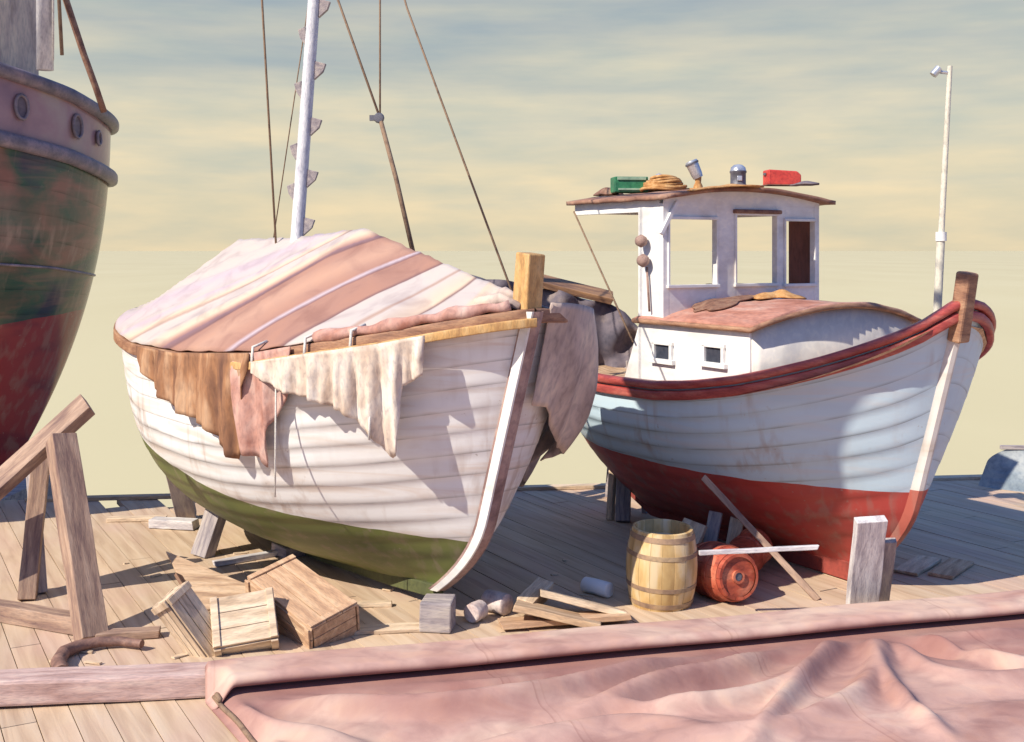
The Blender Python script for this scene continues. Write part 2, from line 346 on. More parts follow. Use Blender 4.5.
# ---------------------------------------------------------------- hull builder (local: +x bow, -y side towards us)
class Hull:
    def __init__(s, **k): s.__dict__.update(k)
    def gfac(s, t, v):
        p = pl(t, s.sec); return 1-(1-v)**p
    def shape(s, t, v, side=-1):
        r = 1.0; qb = s.qb if side < 0 else getattr(s, 'qf', s.qb)
        if t < s.tb: u = 1-t/s.tb; r *= max(0, 1-u**s.pb)**lerp(qb[0], qb[1], v)
        if t > s.ts: u = (t-s.ts)/(1-s.ts); r *= max(0, 1-u**s.ps)**lerp(s.qs[0], s.qs[1], v)
        return r
    def pt(s, t, v, side=-1, off=0.0):
        zk, zr = s.keel(t), s.sheer(t); zz = zk+(zr-zk)*v
        a0 = s.rake*(1-v)+s.fore*max(0, 1-v/.30)**2.0
        a1 = s.L-s.stern_off*(1-v)**getattr(s, 'sp', 1.0)
        a = a0+(a1-a0)*t
        y = s.B*s.gfac(t, v)*s.shape(t, v, side)
        if s.lap: y += .006*(1-((v*s.lap) % 1.0))*min(1, y*4)
        y = max(y, .0)+off
        return Vector((s.L/2-a, side*y, zz))
    def world(s, p): return s.M @ p
    def find(s, px, side=-1, v=1.0, t0=.0, t1=.9):
        best = None
        for i in range(601):
            t = lerp(t0, t1, i/600); q = proj(s.world(s.pt(t, v, side)))
            d = abs(q[0]-px)
            if best is None or d < best[0]-1e-6: best = (d, t)
        return best[1]
    def shell(s, name, m, parent, nt_=64, ns=48, thick=.035):
        mb = MB()
        ts = [(1-cos(pi*i/nt_))/2 for i in range(nt_+1)]
        if s.lap:
            vs = []
            for k in range(s.lap):
                for e in (0.0, .33, .66, .97): vs.append((k+e)/s.lap)
            vs.append(.99999)
        else: vs = [j/ns for j in range(ns+1)]
        for side in (-1, 1):
            rows = [[s.pt(t, v, side) for v in vs] for t in ts]
            mb.grid(rows, uvf=lambda i, j: (ts[min(i, nt_)], vs[min(j, len(vs)-1)]), flip=side > 0)
        o = mb.build(name, m, parent, smooth=True, angle=50)
        return o
    def railpath(s, side, t0, t1, off=0, v=1.0, dz=0, n=60):
        out = []; outs = []
        for i in range(n+1):
            t = lerp(t0, t1, (1-cos(pi*i/n))/2)
            p = s.pt(t, v, side); p2 = s.pt(min(t+.002, 1), v, side); p1 = s.pt(max(t-.002, 0), v, side)
            d = p2-p1; o = Vector((d.y, -d.x, 0)) if side > 0 else Vector((-d.y, d.x, 0))
            o = o.normalized() if o.length > 1e-6 else Vector((0, side, 0))
            out.append(p+o*off+Vector((0, 0, dz))); outs.append(o)
        return out, outs
    def fullrail(s, off=0, v=1.0, dz=0, n=50, tmin=.0):
        a, ao = s.railpath(-1, tmin, 1, off, v, dz, n); b, bo = s.railpath(1, tmin, 1, off, v, dz, n)
        return a+b[::-1][1:], ao+bo[::-1][1:]
    def station(s, a, v=1.0):       # t for a distance aft of the bow at rail level
        a0 = s.rake*(1-v)+s.fore*max(0, 1-v/.38)**2.2; return (a-a0)/((s.L-s.stern_off*(1-v))-a0)
def boat_root(name, label, cat, H, bow, theta):
    h = Vector((sin(theta), -cos(theta), 0)); c = Vector((bow[0], bow[1], 0))-h*H.L/2
    r = thing(name, label, cat, tuple(c), (0, 0, atan2(h.y, h.x))); H.M = ROOTM[r.name]; H.root = r
    return r
def rrect(a0, a1, b0, b1, n=3, r=.3):
    """rounded rectangle profile"""
    out = []; w, hh = (a1-a0)/2, (b1-b0)/2; cx, cy = (a0+a1)/2, (b0+b1)/2; rr = min(w, hh)*r
    for qx, qy, st in ((1, 1, 0), (-1, 1, 90), (-1, -1, 180), (1, -1, 270)):
        for k in range(n+1):
            an = radians(st+90*k/n); out.append((cx+qx*(w-rr)+rr*cos(an), cy+qy*(hh-rr)+rr*sin(an)))
    return out

# ================================================================ BOAT 1: canvas-covered white and green boat
H1 = Hull(L=6.2, B=1.33, tb=.45, pb=2.0, qb=(.80, .72), qf=(.46, .44), ts=.55, ps=3.0, qs=(.62, .44), rake=.78, fore=.42, stern_off=.75, lap=13,
          sec=[(0, 2.4), (.2, 3.1), (.5, 4.3), (.8, 3.8), (1, 3.0)],
          sheer=lambda t: pl(t, [(0, 2.46), (.12, 2.28), (.3, 2.08), (.5, 2.0), (.7, 2.0), (.85, 2.08), (1, 2.28)]),
          keel=lambda t: pl(t, [(0, .19), (.15, .12), (.4, .05), (.7, .06), (.85, .16), (1, .42)]))
r1 = boat_root('covered_boat', 'white and green wooden boat under a striped canvas cover, with a tall mast', 'boat', H1, (0.14, 8.28), radians(38))
H1.shell('hull', hull_mat('hull_white_green', (.80, .80, .80), (.74, .72, .70), (.155, .18, .05), (.10, .125, .035), .89, -.125, quad=.014,
         dirt=(.62, .48, .38), strakes=13, dirtamt=.5), r1)
# keel and stem timber
mb = MB(); path = []
for i in range(26):
    v = i/25*1.0; p = H1.pt(0, 1-v, 1); path.append((p.x, 0, p.z))
rows = []
for i, (x, y, z_) in enumerate(path):
    w = .07; f = .10
    rows.append([(x-.03, -w, z_), (x+f*.8, -w*.7, z_), (x+f, 0, z_), (x+f*.8, w*.7, z_), (x-.03, w, z_)])
mb.grid(rows, closed_u=True); mb.build('stem', mat('stem_paint', (.20, .12, .11), (.34, .22, .20), (.44, .31, .27), 4), r1, smooth=True, angle=40)
mb = MB(); mb.grid([[(x+.012, -.082, z_), (x+.085, -.062, z_), (x+.085, -.045, z_), (x+.012, -.06, z_)] for x, y, z_ in path], closed_u=True); mb.build('stem_band', 'white', r1, smooth=True, angle=40)
p = H1.pt(0, 1, 1)
mb = MB(); mb.box((p.x-.035, 0, p.z+.17), (.17, .15, .50), (0, radians(6), 0), jit=.006); mb.build('stem_head', 'stem', r1, bevel=.012)
mb = MB(); k0 = H1.pt(0, 0, 1).x
mb.sweep([(k0+.02, 0, .17), (k0-.6, 0, .12), (0, 0, .06), (-1.5, 0, .07), (-2.2, 0, .2)], [(-.05, -.05), (.05, -.05), (.05, .06), (-.05, .06)]); mb.build('keel', mat('keel_green', (.06, .07, .03), (.10, .11, .04)), r1, bevel=.01)
# rail
pr, ou = H1.fullrail(off=.0, dz=-.03)
mb = MB(); mb.sweep(pr, rrect(-.03, .055, -.055, .05), ou, caps=False); mb.build('gunwale', 'rail_brown', r1, smooth=True, angle=60)
pr, ou = H1.railpath(-1, .0, .36, .05, 1, -.075)
mb = MB(); mb.sweep(pr, rrect(-.01, .05, -.035, .03), ou); mb.build('rubbing_strake', 'stem', r1, smooth=True, angle=60)
# canvas cover
mc, t, b = newmat('striped_canvas')
tc = N(t, 'ShaderNodeTexCoord'); u = N(t, 'ShaderNodeSeparateXYZ'); t.links.new(tc.outputs['UV'], u.inputs[0])
nn = N(t, 'ShaderNodeTexNoise'); nn.inputs['Scale'].default_value = 2.2; nn.inputs['Detail'].default_value = 5; t.links.new(tc.outputs['Object'], nn.inputs[0])
uu = math_(t, 'ADD', u.outputs[0], math_(t, 'MULTIPLY', math_(t, 'SUBTRACT', nn.outputs[0], .5), .014))
Wc, Tn, Br, Li, Cr = (.52, .45, .42), (.36, .19, .145), (.19, .10, .10), (.50, .41, .45), (.62, .48, .36)
st = [(0, Wc), (.045, Cr), (.055, Wc), (.10, Wc), (.105, Br), (.115, Cr), (.165, Wc), (.17, (.36, .22, .17)), (.18, Wc), (.245, Wc), (.25, Br), (.262, Tn), (.34, Tn), (.345, (.20, .10, .10)), (.355, Li), (.37, Tn), (.44, (.46, .27, .20)), (.53, Tn), (.538, Br), (.56, (.22, .13, .15)), (.568, (.36, .20, .17)), (.60, Cr), (.64, Wc), (.70, Wc), (.705, (.38, .26, .22)), (.725, Cr), (.77, Li), (.79, Wc), (.9, Li), (1, Wc)]
st = st[:32]
rc = ramp(t, st, uu)
c2, h2 = mottle(t, tc.outputs['Object'], (.80, .76, .78), (1, 1, 1), (1.06, 1.04, 1), 3.0, (1, 1, 1), 8, .7)
c = mixc(t, 1, rc.outputs[0], c2, 'MULTIPLY')
t.links.new(c, b.inputs['Base Color']); b.inputs['Roughness'].default_value = .9; bump(t, b, h2, .4, .02)
ridge = lambda a: pl(a, [(0, 2.52), (.25, 2.60), (2.35, 3.10), (3.6, 3.03), (4.93, 3.02), (6.2, 2.36)])
rows = []; from mathutils import noise as mnoise
NA, NV = 170, 60
uvg = []
for i in range(NA+1):
    a = .12+(H1.L-.12)*i/NA; tt = min(max(H1.station(a), 0), 1); row = []; ur = []
    zr = H1.sheer(tt)+.05; bb = H1.pt(tt, 1).y; bb = abs(bb)
    for j in range(NV+1):
        w = -1+2*j/NV; q = 1-abs(w)
        zt = lerp(zr, max(ridge(a), zr+.02), q**(.92))
        cc = (a-.35*q)/(1-.5*q)
        fold = (.011*sin(cc*7.0)+.007*sin(cc*13+q*3)+.004*sin(cc*23+1))*min(1, q*4+.1)*(1-.6*q)
        sag = -.03*sin(q*pi)*(.6+.4*sin(a*2.4))
        wr = mnoise.noise(Vector((cc*7, q*2.2, 1)))*.012*min(1, q*3+.15)*(1-.5*q)+mnoise.noise(Vector((a*9, w*9, 4)))*.003
        scal = -.008*abs(sin(a*pi/.42))*(1-q)**6
        row.append((H1.L/2-a, (bb+.035)*w, zt+fold+sag-.012+wr+scal)); ur.append((cc/6.2, q))
    rows.append(row); uvg.append(ur)
mb = MB(); mb.grid(rows, uvf=lambda i, j: uvg[min(i, NA)][min(j, NV)])
mb.build('canvas_cover', mc, r1, smooth=True, solid=.012)
# torn edge of canvas hanging over the near rail, one cloth per colour
def flap(H, name, m, pts, root, side=-1, off=.075, wave=.03, kk=14, rows_n=14, lift=.02, tr=(0, .9), fray=.004, swing=0.0):
    """pts: list of (px on the rail, drop in metres)"""
    cols = []; p0, p1 = pts[0][0], pts[-1][0]; n = max(16, int(abs(p1-p0)/2.2))
    for i in range(n+1):
        px = lerp(p0, p1, i/n); tt = H.find(px, side, 1.0, *tr)
        b_ = H.pt(tt, 1.0, side); e = H.pt(min(tt+.004, 1), 1.0, side)-H.pt(max(tt-.004, 0), 1.0, side)
        o = Vector((-e.y, e.x, 0)) if side < 0 else Vector((e.y, -e.x, 0)); o = o.normalized()
        drop = max(.03, pl(px, pts))+random.uniform(-fray, fray)
        col = []
        for j in range(rows_n+1):
            q = j/rows_n; w = wave*(sin(i/n*kk)+.5*sin(i/n*kk*2.3+q*2))*min(1, q*2.2)*min(1, drop*3)
            # hang just clear of the planking: follow the rail's overhang a little
            hp = H.pt(tt, max(.05, 1-drop*q/(H.sheer(tt)-H.keel(tt))), side); inn = min(0, (hp-b_).dot(o))*.72
            col.append(b_+o*(off+w+inn)+Vector((0, 0, lift-drop*q)))
        cols.append(col)
    mb = MB(); mb.grid(cols); return mb.build(name, m, root, smooth=True, solid=.010)
mpx = .0086
flap(H1, 'hanging_cloth', 'rag_brown', [(147, .06), (152, .2), (166, .36), (190, .50), (214, .58), (236, .82), (242, .85), (252, .35), (259, .10)], r1, off=.10, kk=34, wave=.035)
flap(H1, 'hanging_cloth', 'rag_pink', [(240, .25), (246, .80), (258, .82), (268, .92), (274, .60), (286, .45), (298, .26)], r1, off=.085, kk=14, wave=.03)
flap(H1, 'hanging_cloth', 'rag_cream', [(266, .08), (290, .24), (325, .36), (350, .46), (375, .66), (392, .86), (400, .80), (407, .34), (428, .28), (430, .05)], r1, off=.15, kk=40, wave=.032, swing=-.04, lift=-.055)
# rolled canvas edge lying on the rail towards the bow
pr = []
for i in range(30):
    px = lerp(318, 512, i/29); tt = H1.find(px); q = H1.pt(tt, 1.0, -1); pr.append(q+Vector((0, -.02, .055+.008*sin(i*1.3))))
mb = MB(); mb.tube(pr, lambda k: .045+.012*sin(k*19)); mb.build('rolled_edge', 'rag_pink', r1, smooth=True)
for px in (316, 362, 264):
    tt = H1.find(px); q = H1.pt(tt, 1, -1); mb = MB()
    mb.tube([q+Vector((0, .03, .10)), q+Vector((0, -.09, .06)), q+Vector((0, -.10, -.06)), q+Vector((0, -.03, -.12))], .012, 6); mb.build('lashing', 'rope_white', r1, smooth=True)
# tan tarpaulin wrapped round the far side of the bow
cols = []; n = 46
for i in range(n+1):
    k = i/n; tt = .001+.30*k; col = []
    drop = pl(k, [(0, .75), (.12, 1.05), (.3, 1.2), (.5, 1.1), (.68, 1.45), (.8, 1.2), (1, .5)])+random.uniform(-.02, .02)
    for j in range(19):
        q = j/18; base = H1.pt(tt, max(.05, 1-q*drop/2.2), 1)
        e = H1.pt(min(tt+.004, 1), 1.0, 1)-H1.pt(max(tt-.004, 0), 1.0, 1); o = Vector((e.y, -e.x, 0)).normalized()
        top = H1.pt(tt, 1, 1)
        bulge = .07+.20*sin(min(1, q*.8+.12)*pi)**.8*sm(k*5)*(1-.2*k)
        fold = .05*sin(k*26+q*2.2)+.03*sin(k*47-q*4)
        pos = Vector((lerp(top.x, base.x, .8), lerp(top.y, base.y, .8), 0))+o*(bulge+fold*min(1, .25+q)*sm(k*5+.2))
        pos.z = top.z+.06+.10*sin(min(q, .12)/.12*pi*.5)*0-drop*q
        col.append(pos)
    cols.append(col)
mb = MB(); mb.grid(cols); mb.build('bow_tarpaulin', 'tarp_mauve', r1, smooth=True, solid=.012)
# gathered canvas around the stem head
mb = MB(); p = H1.pt(0, 1, 1)
for k, (dx, dy, dz, rr) in enumerate(((-.10, -.10, .06, .055), (-.17, -.02, .10, .05), (-.12, .12, .07, .06))):
    mb.tube([(p.x+dx-.28, dy*2.0, p.z+dz-.02), (p.x+dx-.10, dy*1.3, p.z+dz+.03), (p.x+dx+.06, dy*.7, p.z+dz-.03)], rr, 8, r2=.03)
mb.build('gathered_canvas', 'tarp_mauve', r1, smooth=True)
# mast, with wedge steps nailed on both sides
mt = P(297, 238, 11.1); mtop = P(333, -262, 11.1); mbase = mt+(mt-mtop)*.30
mb = MB(); mb.tube([mbase, mt, mtop], lambda k: .072-.016*k, 14); mast = mb.build('mast', 'mast', r1, smooth=True, world=True, angle=50)
for sd_, ys in ((1, (8, 70, 126, 178, 226)), (-1, (36, 90, 152, 192))):
    for y_ in ys:
        c_ = P(lerp(297, 314, (238-y_)/238), y_, 11.1); x0 = c_.x+sd_*.055
        mb = MB(); n = len(mb.v)
        a_, b_, h_ = .0, sd_*(.11 if sd_ > 0 else .07), .19
        prof = [(a_, h_*.45), (b_, h_*.30), (b_*.75, -.02), (a_, -h_*.5)]
        for yy in (-.03, .03):
            for (u_, w_) in prof: mb.v.append((x0+u_, c_.y+yy, c_.z+w_))
        for q in ((0, 1, 2, 3), (7, 6, 5, 4), (0, 4, 5, 1), (1, 5, 6, 2), (2, 6, 7, 3), (3, 7, 4, 0)): mb.face(list(q))
        mb.build('mast_step', 'wood_grey', r1, world=True, bevel=.004)
def line(name, root, pts, r, m='rope'):
    mb = MB(); mb.tube(pts, r, 6); return mb.build(name, m, root, smooth=True, world=True)
line('crosstree', r1, [P(250, -262, 11.1), P(372, -262, 11.1)], .03, 'mast')
line('stay', r1, [P(512, 292, 8.6), P(407, 8, 10.0), mtop], .0095)
line('stay', r1, [P(277, 262, 11.3), P(262, 0, 11.2), P(250, -262, 11.1)], .011)
line('stay', r1, [P(270, 262, 11.6), P(312, -20, 11.2)], .006)
line('shroud', r1, [P(413, 252, 10.2), P(396, 178, 10.3), P(380, 118, 10.5)], .021)
line('shroud', r1, [P(380, 118, 10.5), P(338, 0, 10.8), P(318, -56, 11.1)], .011)
line('shroud', r1, [P(380, 118, 10.5), P(380, 0, 10.7), P(374, -262, 11.1)], .009)
mb = MB(); q = P(379, 118, 10.5); mb.lathe([(.0, -.035), (.04, -.03), (.05, 0), (.04, .03), (0, .035)], 12, Matrix.Translation(q) @ Matrix.Rotation(pi/2, 4, 'X'), cap=False)
mb.box(q+Vector((-.05, 0, .0)), (.07, .04, .05)); mb.build('block', 'iron', r1, smooth=True, world=True, angle=40)
for px, y0, y1, r_ in ((276, 372, 497, .007), (370, 412, 440, .009)):
    tt = H1.find(px); q = H1.world(H1.pt(tt, 1, -1, .17)); Yq = q.y-.03
    line('hanging_rope', r1, [P(px, y0, Yq), P(px-.5, (y0+y1)/2, Yq), P(px-1, y1, Yq)], r_, 'rope_white')

# keel block under the forefoot and stern cradle
mb = MB(); o = None
def block(name, label, c, size, m, rz=0, cat='timber block', group=None, tilt=(0, 0)):
    mb = MB(); mb.box((0, 0, 0), size, jit=.006); o = mb.build(name, m, bevel=.012); o.location = c; o.rotation_euler = (tilt[0], tilt[1], rz); tag(o, label, cat, group); return o
pk = G(437, 634); 
block('keel_block', 'squat grey timber block under the bow keel of the covered boat', (pk.x, pk.y+.13, .115), (.24, .24, .23), 'wood_grey', radians(-8))
block('keel_block', 'dark timber block under the middle of the covered boat keel', (*(H1.M @ Vector((-.4, 0, .05))).xy, .05), (.3, .5, .1), 'wood_grey', radians(-52))
board('stern_prop', 'thick dark post propping the stern of the covered boat, farther one', 'prop', G(182, 522)+Vector((0, .2, 0)), P(172, 455, 12.05), .20, .15, 'wood_grey', .3, 'props under the covered boat stern')
board('stern_prop', 'slanted grey post with a pale edge under the covered boat stern', 'prop', G(202, 556), P(228, 478, 11.1), .20, .12, 'wood_grey', .2, 'props under the covered boat stern')
board('stern_prop', 'shaded far side post under the covered boat', 'prop', (-.9, 11.9, 0), (-1.3, 11.5, .9), .14, .14, 'wood_grey')
board('ground_timber', 'short pale timber lying by the foot of the stern prop', 'timber', G(152, 527)+Vector((0, 0, .05)), G(196, 529)+Vector((0, 0, .05)), .16, .09, 'wood_white')
board('ground_timber', 'long thin plank lying near the far dock edge at left', 'plank', G(108, 521)+Vector((0, 0, .02)), G(166, 520)+Vector((0, 0, .02)), .12, .04, 'wood_pale')
board('ground_timber', 'low kerb timber along the far dock edge behind the brown posts', 'timber', (-5.6, FE(-5.6)-.12, .02), (-1.5, FE(-1.5)-.12, .02), .14, .04, 'wood')
board('ground_timber', 'low kerb timber along the far dock edge between the two boats', 'timber', (-1.4, FE(-1.4)-.12, .02), (4.2, FE(4.2)-.12, .02), .14, .04, 'wood_pale')
board('ground_timber', 'low kerb timber along the far dock edge at the right side', 'timber', (4.3, FE(4.3)-.12, .02), (10, FE(10)-.12, .02), .14, .04, 'wood_pale')

# ================================================================ BOAT 2: workboat with wheelhouse
H2 = Hull(L=5.25, B=1.25, tb=.45, pb=2.0, qb=(.80, .66), qf=(.46, .40), ts=.55, ps=2.4, qs=(1.2, .55), rake=.66, fore=.40, stern_off=.35, lap=11,
          sec=[(0, 2.1), (.3, 2.6), (.6, 2.7), (1, 1.6)],
          sheer=lambda t: pl(t, [(0, 2.47), (.01, 2.39), (.025, 2.30), (.045, 2.22), (.07, 2.145), (.1, 2.07), (.13, 2.005), (.16, 1.95), (.19, 1.90), (.22, 1.855), (.26, 1.80), (.30, 1.76), (.36, 1.71), (.44, 1.67), (.58, 1.65), (.8, 1.67), (1, 1.78)]),
          keel=lambda t: .10+.72*sm((t-.76)/.26))
r2 = boat_root('work_boat', 'white boat with a red bottom, small cabin and open wheelhouse', 'boat', H2, (3.55, 9.10), radians(31))
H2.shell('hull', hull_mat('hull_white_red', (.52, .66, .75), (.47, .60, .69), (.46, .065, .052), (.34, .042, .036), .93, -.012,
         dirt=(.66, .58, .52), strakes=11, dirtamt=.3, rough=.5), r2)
mb = MB(); rows = []
for i in range(26):
    q = H2.pt(0, 1-i/25, 1); w, f = .05, .07
    rows.append([(q.x-.03, -w, q.z), (q.x+f*.8, -w*.7, q.z), (q.x+f, 0, q.z), (q.x+f*.8, w*.7, q.z), (q.x-.03, w, q.z)])
mb.grid(rows, closed_u=True)
mb.build('stem', hull_mat('stem_white_red', (.68, .64, .60), (.6, .55, .5), (.40, .10, .07), (.3, .07, .05), .93, .0, strakes=1, dirtamt=.3), r2, smooth=True, angle=40)
q = H2.pt(0, 1, 1); mb = MB(); mb.box((q.x+.02, 0, q.z-.02), (.13, .13, .56), (0, radians(9), 0), jit=.006); mb.build('stem_head', 'rail_brown', r2, bevel=.02)
k0 = H2.pt(0, 0, 1).x
mb = MB(); mb.sweep([(k0+.02, 0, .10), (0, 0, .10), (-1.3, 0, .12), (-1.75, 0, .3), (-2.1, 0, .6)], [(-.045, -.09), (.045, -.09), (.045, .08), (-.045, .08)])
mb.build('keel', mat('keel_red', (.20, .04, .03), (.30, .055, .04)), r2, bevel=.01)
pr, ou = H2.fullrail(off=.0, dz=0)
mb = MB(); mb.sweep(pr, rrect(-.06, .06, -.03, .045, r=.8), ou, caps=False); mb.build('gunwale', 'rail_red', r2, smooth=True, angle=70)
pr, ou = H2.fullrail(off=.0, dz=-.085)
mb = MB(); mb.sweep(pr, rrect(-.02, .045, -.045, .042, r=.7), ou, caps=False); mb.build('rubbing_strake', 'rail_red', r2, smooth=True, angle=70)
# deck a little below the rail
rows = []
for i in range(41):
    tt = .01+.985*i/40; q = H2.pt(tt, 1, 1); zz = q.z-.13; w = max(0, q.y-.02); rows.append([(q.x, w*s_, zz+.04*(1-s_*s_)) for s_ in (-1, -.6, -.2, .2, .6, 1)])
mb = MB(); mb.grid(rows); mb.build('deck', 'wood', r2, smooth=True)
def lx(H, px, yoff, lo=-3, hi=3):
    """local x on the line y=yoff that projects to column px"""
    best = None
    for i in range(1201):
        x = lerp(lo, hi, i/1200); w = H.M @ Vector((x, yoff, 0)); d = abs(proj(w)[0]-px)
        if best is None or d < best[0]: best = (d, x)
    return best[1]
CW = 1.0; xf = lx(H2, 752, -CW); xb = lx(H2, 622, -CW); xb2 = lx(H2, 642, -CW); zt = 2.24
# trunk cabin: side walls, curved front, cambered roof
def cabin_roof_z(y, x): return zt+.18*(1-(y/(CW+.05))**2)+.02*(xf-x)*0
mb = MB()
for s_ in (-1, 1):
    n = len(mb.v)
    for yy in (s_*CW-.025, s_*CW+.025):
        for x_, z_ in ((xb, 1.5), (xf, 1.5), (xf, zt), (xb2, zt)): mb.v.append((x_, yy, z_))
    for q in ((0, 1, 2, 3), (7, 6, 5, 4), (0, 4, 5, 1), (1, 5, 6, 2), (2, 6, 7, 3), (3, 7, 4, 0)): mb.face([n+i for i in q])
mb.box((xb2+.06, 0, 1.86), (.05, CW*2-.06, .70)); mb.build('cabin_wall', 'white', r2, bevel=.008)
rows = []; NB = 24
for j in range(NB+1):
    y = lerp(-CW, CW, j/NB); xx = xf+.10*(1-(y/CW)**2); rows.append([(xx, y, 1.5), (xx-.012, y, cabin_roof_z(y, 0)-.02)])
mb = MB(); mb.grid(rows); mb.build('cabin_front', 'cabin_grey', r2, smooth=True, solid=.05)
rows = []
for j in range(33):
    y = lerp(-CW-.06, CW+.06, j/32); row = []
    for i in range(25):
        k = i/24; xx = lerp(xb2-.05, xf+.05+.10*max(0, 1-(y/CW)**2), k)
        row.append((xx, y, cabin_roof_z(y, 0)+.012*sin(y*13+xx*3)*.4+.006*sin(xx*9+y*4)))
    rows.append(row)
mb = MB(); mb.grid(rows); mb.build('cabin_roof', 'roof_red', r2, smooth=True, solid=.035)
# roof edge moulding
pth = [(lerp(xb2-.05, xf+.05, i/10), -CW-.065, cabin_roof_z(CW+.06, 0)-.01) for i in range(11)] + [(xf+.055+.10*max(0, 1-(y/CW)**2), y, cabin_roof_z(y, 0)-.01) for y in [lerp(-CW, CW+.06, j/24) for j in range(25)]]
mb = MB(); mb.tube(pth, .024, 8); mb.build('roof_moulding', 'rail_brown', r2, smooth=True)
# square portlights on the near side
for px, gl in ((666, 'wood_orange'), (717, 'glass')):
    cx = lx(H2, px, -CW); cz = 2.9-(352-250)*((H2.M @ Vector((cx, -CW, 0))).y)/F
    if px == 717: cz = 2.9-(355-250)*((H2.M @ Vector((cx, -CW, 0))).y)/F
    mb = MB(); w_, h_ = .25, .17; y_ = -CW-.035
    for a_, b_, c_, d_ in ((0, h_/2, w_+.05, .035), (0, -h_/2, w_+.09, .045), (-w_/2, 0, .035, h_), (w_/2, 0, .035, h_)):
        mb.box((cx+a_, y_-(.012 if b_ < 0 else 0), cz+b_), (c_, .045, d_))
    fr_ = mb.build('window', 'white', r2, bevel=.004)
    mb = MB(); mb.box((cx, -CW-.029, cz), (w_-.02, .006, h_-.02)); mb.build('pane', 'glass', fr_)
# wheelhouse
HW = 1.01; fx = lx(H2, 661, -HW); ax = lx(H2, 575, -HW); wx = lx(H2, 638, -HW); ZB, ZT = 2.22, 3.34
def front_y(px):      # y on the front wall that projects to px
    best = None
    for i in range(801):
        y = lerp(-HW, HW, i/800); d = abs(proj(H2.M @ Vector((fx, y, 0)))[0]-px)
        if best is None or d < best[0]: best = (d, y)
    return best[1]
def wheel_roof_z(y): return 3.38+.11*(1-(y/(HW+.08))**2)
ys = [(-HW, front_y(667)), (front_y(714), front_y(734)), (front_y(774), front_y(783)), (front_y(812), HW)]
openings = [(ys[0][1], ys[1][0]), (ys[1][1], ys[2][0]), (ys[2][1], ys[3][0])]
wins = [(2.57, 3.19), (2.57, 3.24), (2.56, 3.19)]
mb = MB()
for a_, b_ in ys: mb.box((fx, (a_+b_)/2, (ZB+ZT)/2), (.06, b_-a_, ZT-ZB))
for (a_, b_), (z0, z1) in zip(openings, wins):
    mb.box((fx, (a_+b_)/2, (ZB+z0)/2), (.058, b_-a_, z0-ZB)); mb.box((fx, (a_+b_)/2, (z1+ZT)/2), (.058, b_-a_, ZT-z1))
# cambered head board
rows = []
for j in range(21):
    y = lerp(-HW, HW, j/20); rows.append([(fx-.029, y, ZT-.01), (fx+.029, y, ZT-.01), (fx+.029, y, wheel_roof_z(y)-.02), (fx-.029, y, wheel_roof_z(y)-.02)])
mb.grid(rows, closed_u=True)
mb.build('wheelhouse_front', 'white', r2, bevel=.004)
for (a_, b_), (z0, z1) in zip(openings, wins):
    mb = MB(); c_ = (a_+b_)/2; w_ = b_-a_
    mb.box((fx+.034, c_, z0-.012), (.05, w_+.06, .03)); mb.box((fx+.034, c_, z1+.012), (.035, w_+.04, .028))
    mb.box((fx+.032, a_-.008, (z0+z1)/2), (.03, .022, z1-z0)); mb.box((fx+.032, b_+.008, (z0+z1)/2), (.03, .022, z1-z0))
    mb.build('window_frame', 'white', r2, bevel=.004)
mb = MB(); a_, b_ = openings[1]; mb.box((fx+.05, (a_+b_)/2, wins[1][1]+.035), (.06, b_-a_+.08, .04)); mb.build('blind_roll', 'rust', r2, bevel=.012)
for s_, m_ in ((-1, 'white'), (1, 'rudy')):
    mb = MB(); mb.box(((fx-.0315+wx)/2, s_*(HW-.026), (2.24+3.375)/2), (fx-wx-.0315, .05, 3.375-2.24)); mb.build('side_wall', m_, r2, bevel=.006)
for s_ in (-1, 1):
    mb = MB(); mb.box(((ax+wx)/2, s_*(HW-.027), 3.325), (wx-ax+.02, .048, .13)); mb.build('roof_beam', 'white', r2, bevel=.006)
mb = MB(); mb.box((ax+.03, 0, 3.33), (.05, 2*HW-.11, .11)); mb.build('roof_beam', 'white', r2, bevel=.006)
mb = MB(); mb.box((ax+.06, HW-.08, (1.58+3.3)/2), (.07, .07, 3.3-1.58)); mb.build('roof_post', 'white', r2, bevel=.006)
rows = []
for j in range(25):
    y = lerp(-HW-.07, HW+.13, j/24); rows.append([(lerp(ax-.06, fx+.13, i/12), y, wheel_roof_z(min(abs(y), HW+.08)) + .004*sin(i*2+y*9)) for i in range(13)])
mb = MB(); mb.grid(rows); mb.build('wheelhouse_roof', 'roof_brown', r2, smooth=True, solid=.04)
mb = MB(); mb.box((fx+.045, -HW+.06, 3.2), (.03, .04, .36), (radians(-32), 0, 0)); mb.build('corner_brace', 'white', r2, bevel=.004)
line('roof_stay', r2, [H2.M @ Vector((ax-.02, -HW, 3.3)), H2.M @ Vector((wx-.0, -HW-.06, 2.02))], .010)
# steering wheel post / console seen through the middle window
mb = MB(); mb.box((fx-.35, .15, 2.1), (.3, .4, .92)); mb.build('console', 'rudy', r2, bevel=.01)
mb = MB(); mb.tube([(fx-.2, .1, 2.55), (fx-.2, .1, 2.82)], .008, 6); mb.build('lever', 'iron', r2, smooth=True)
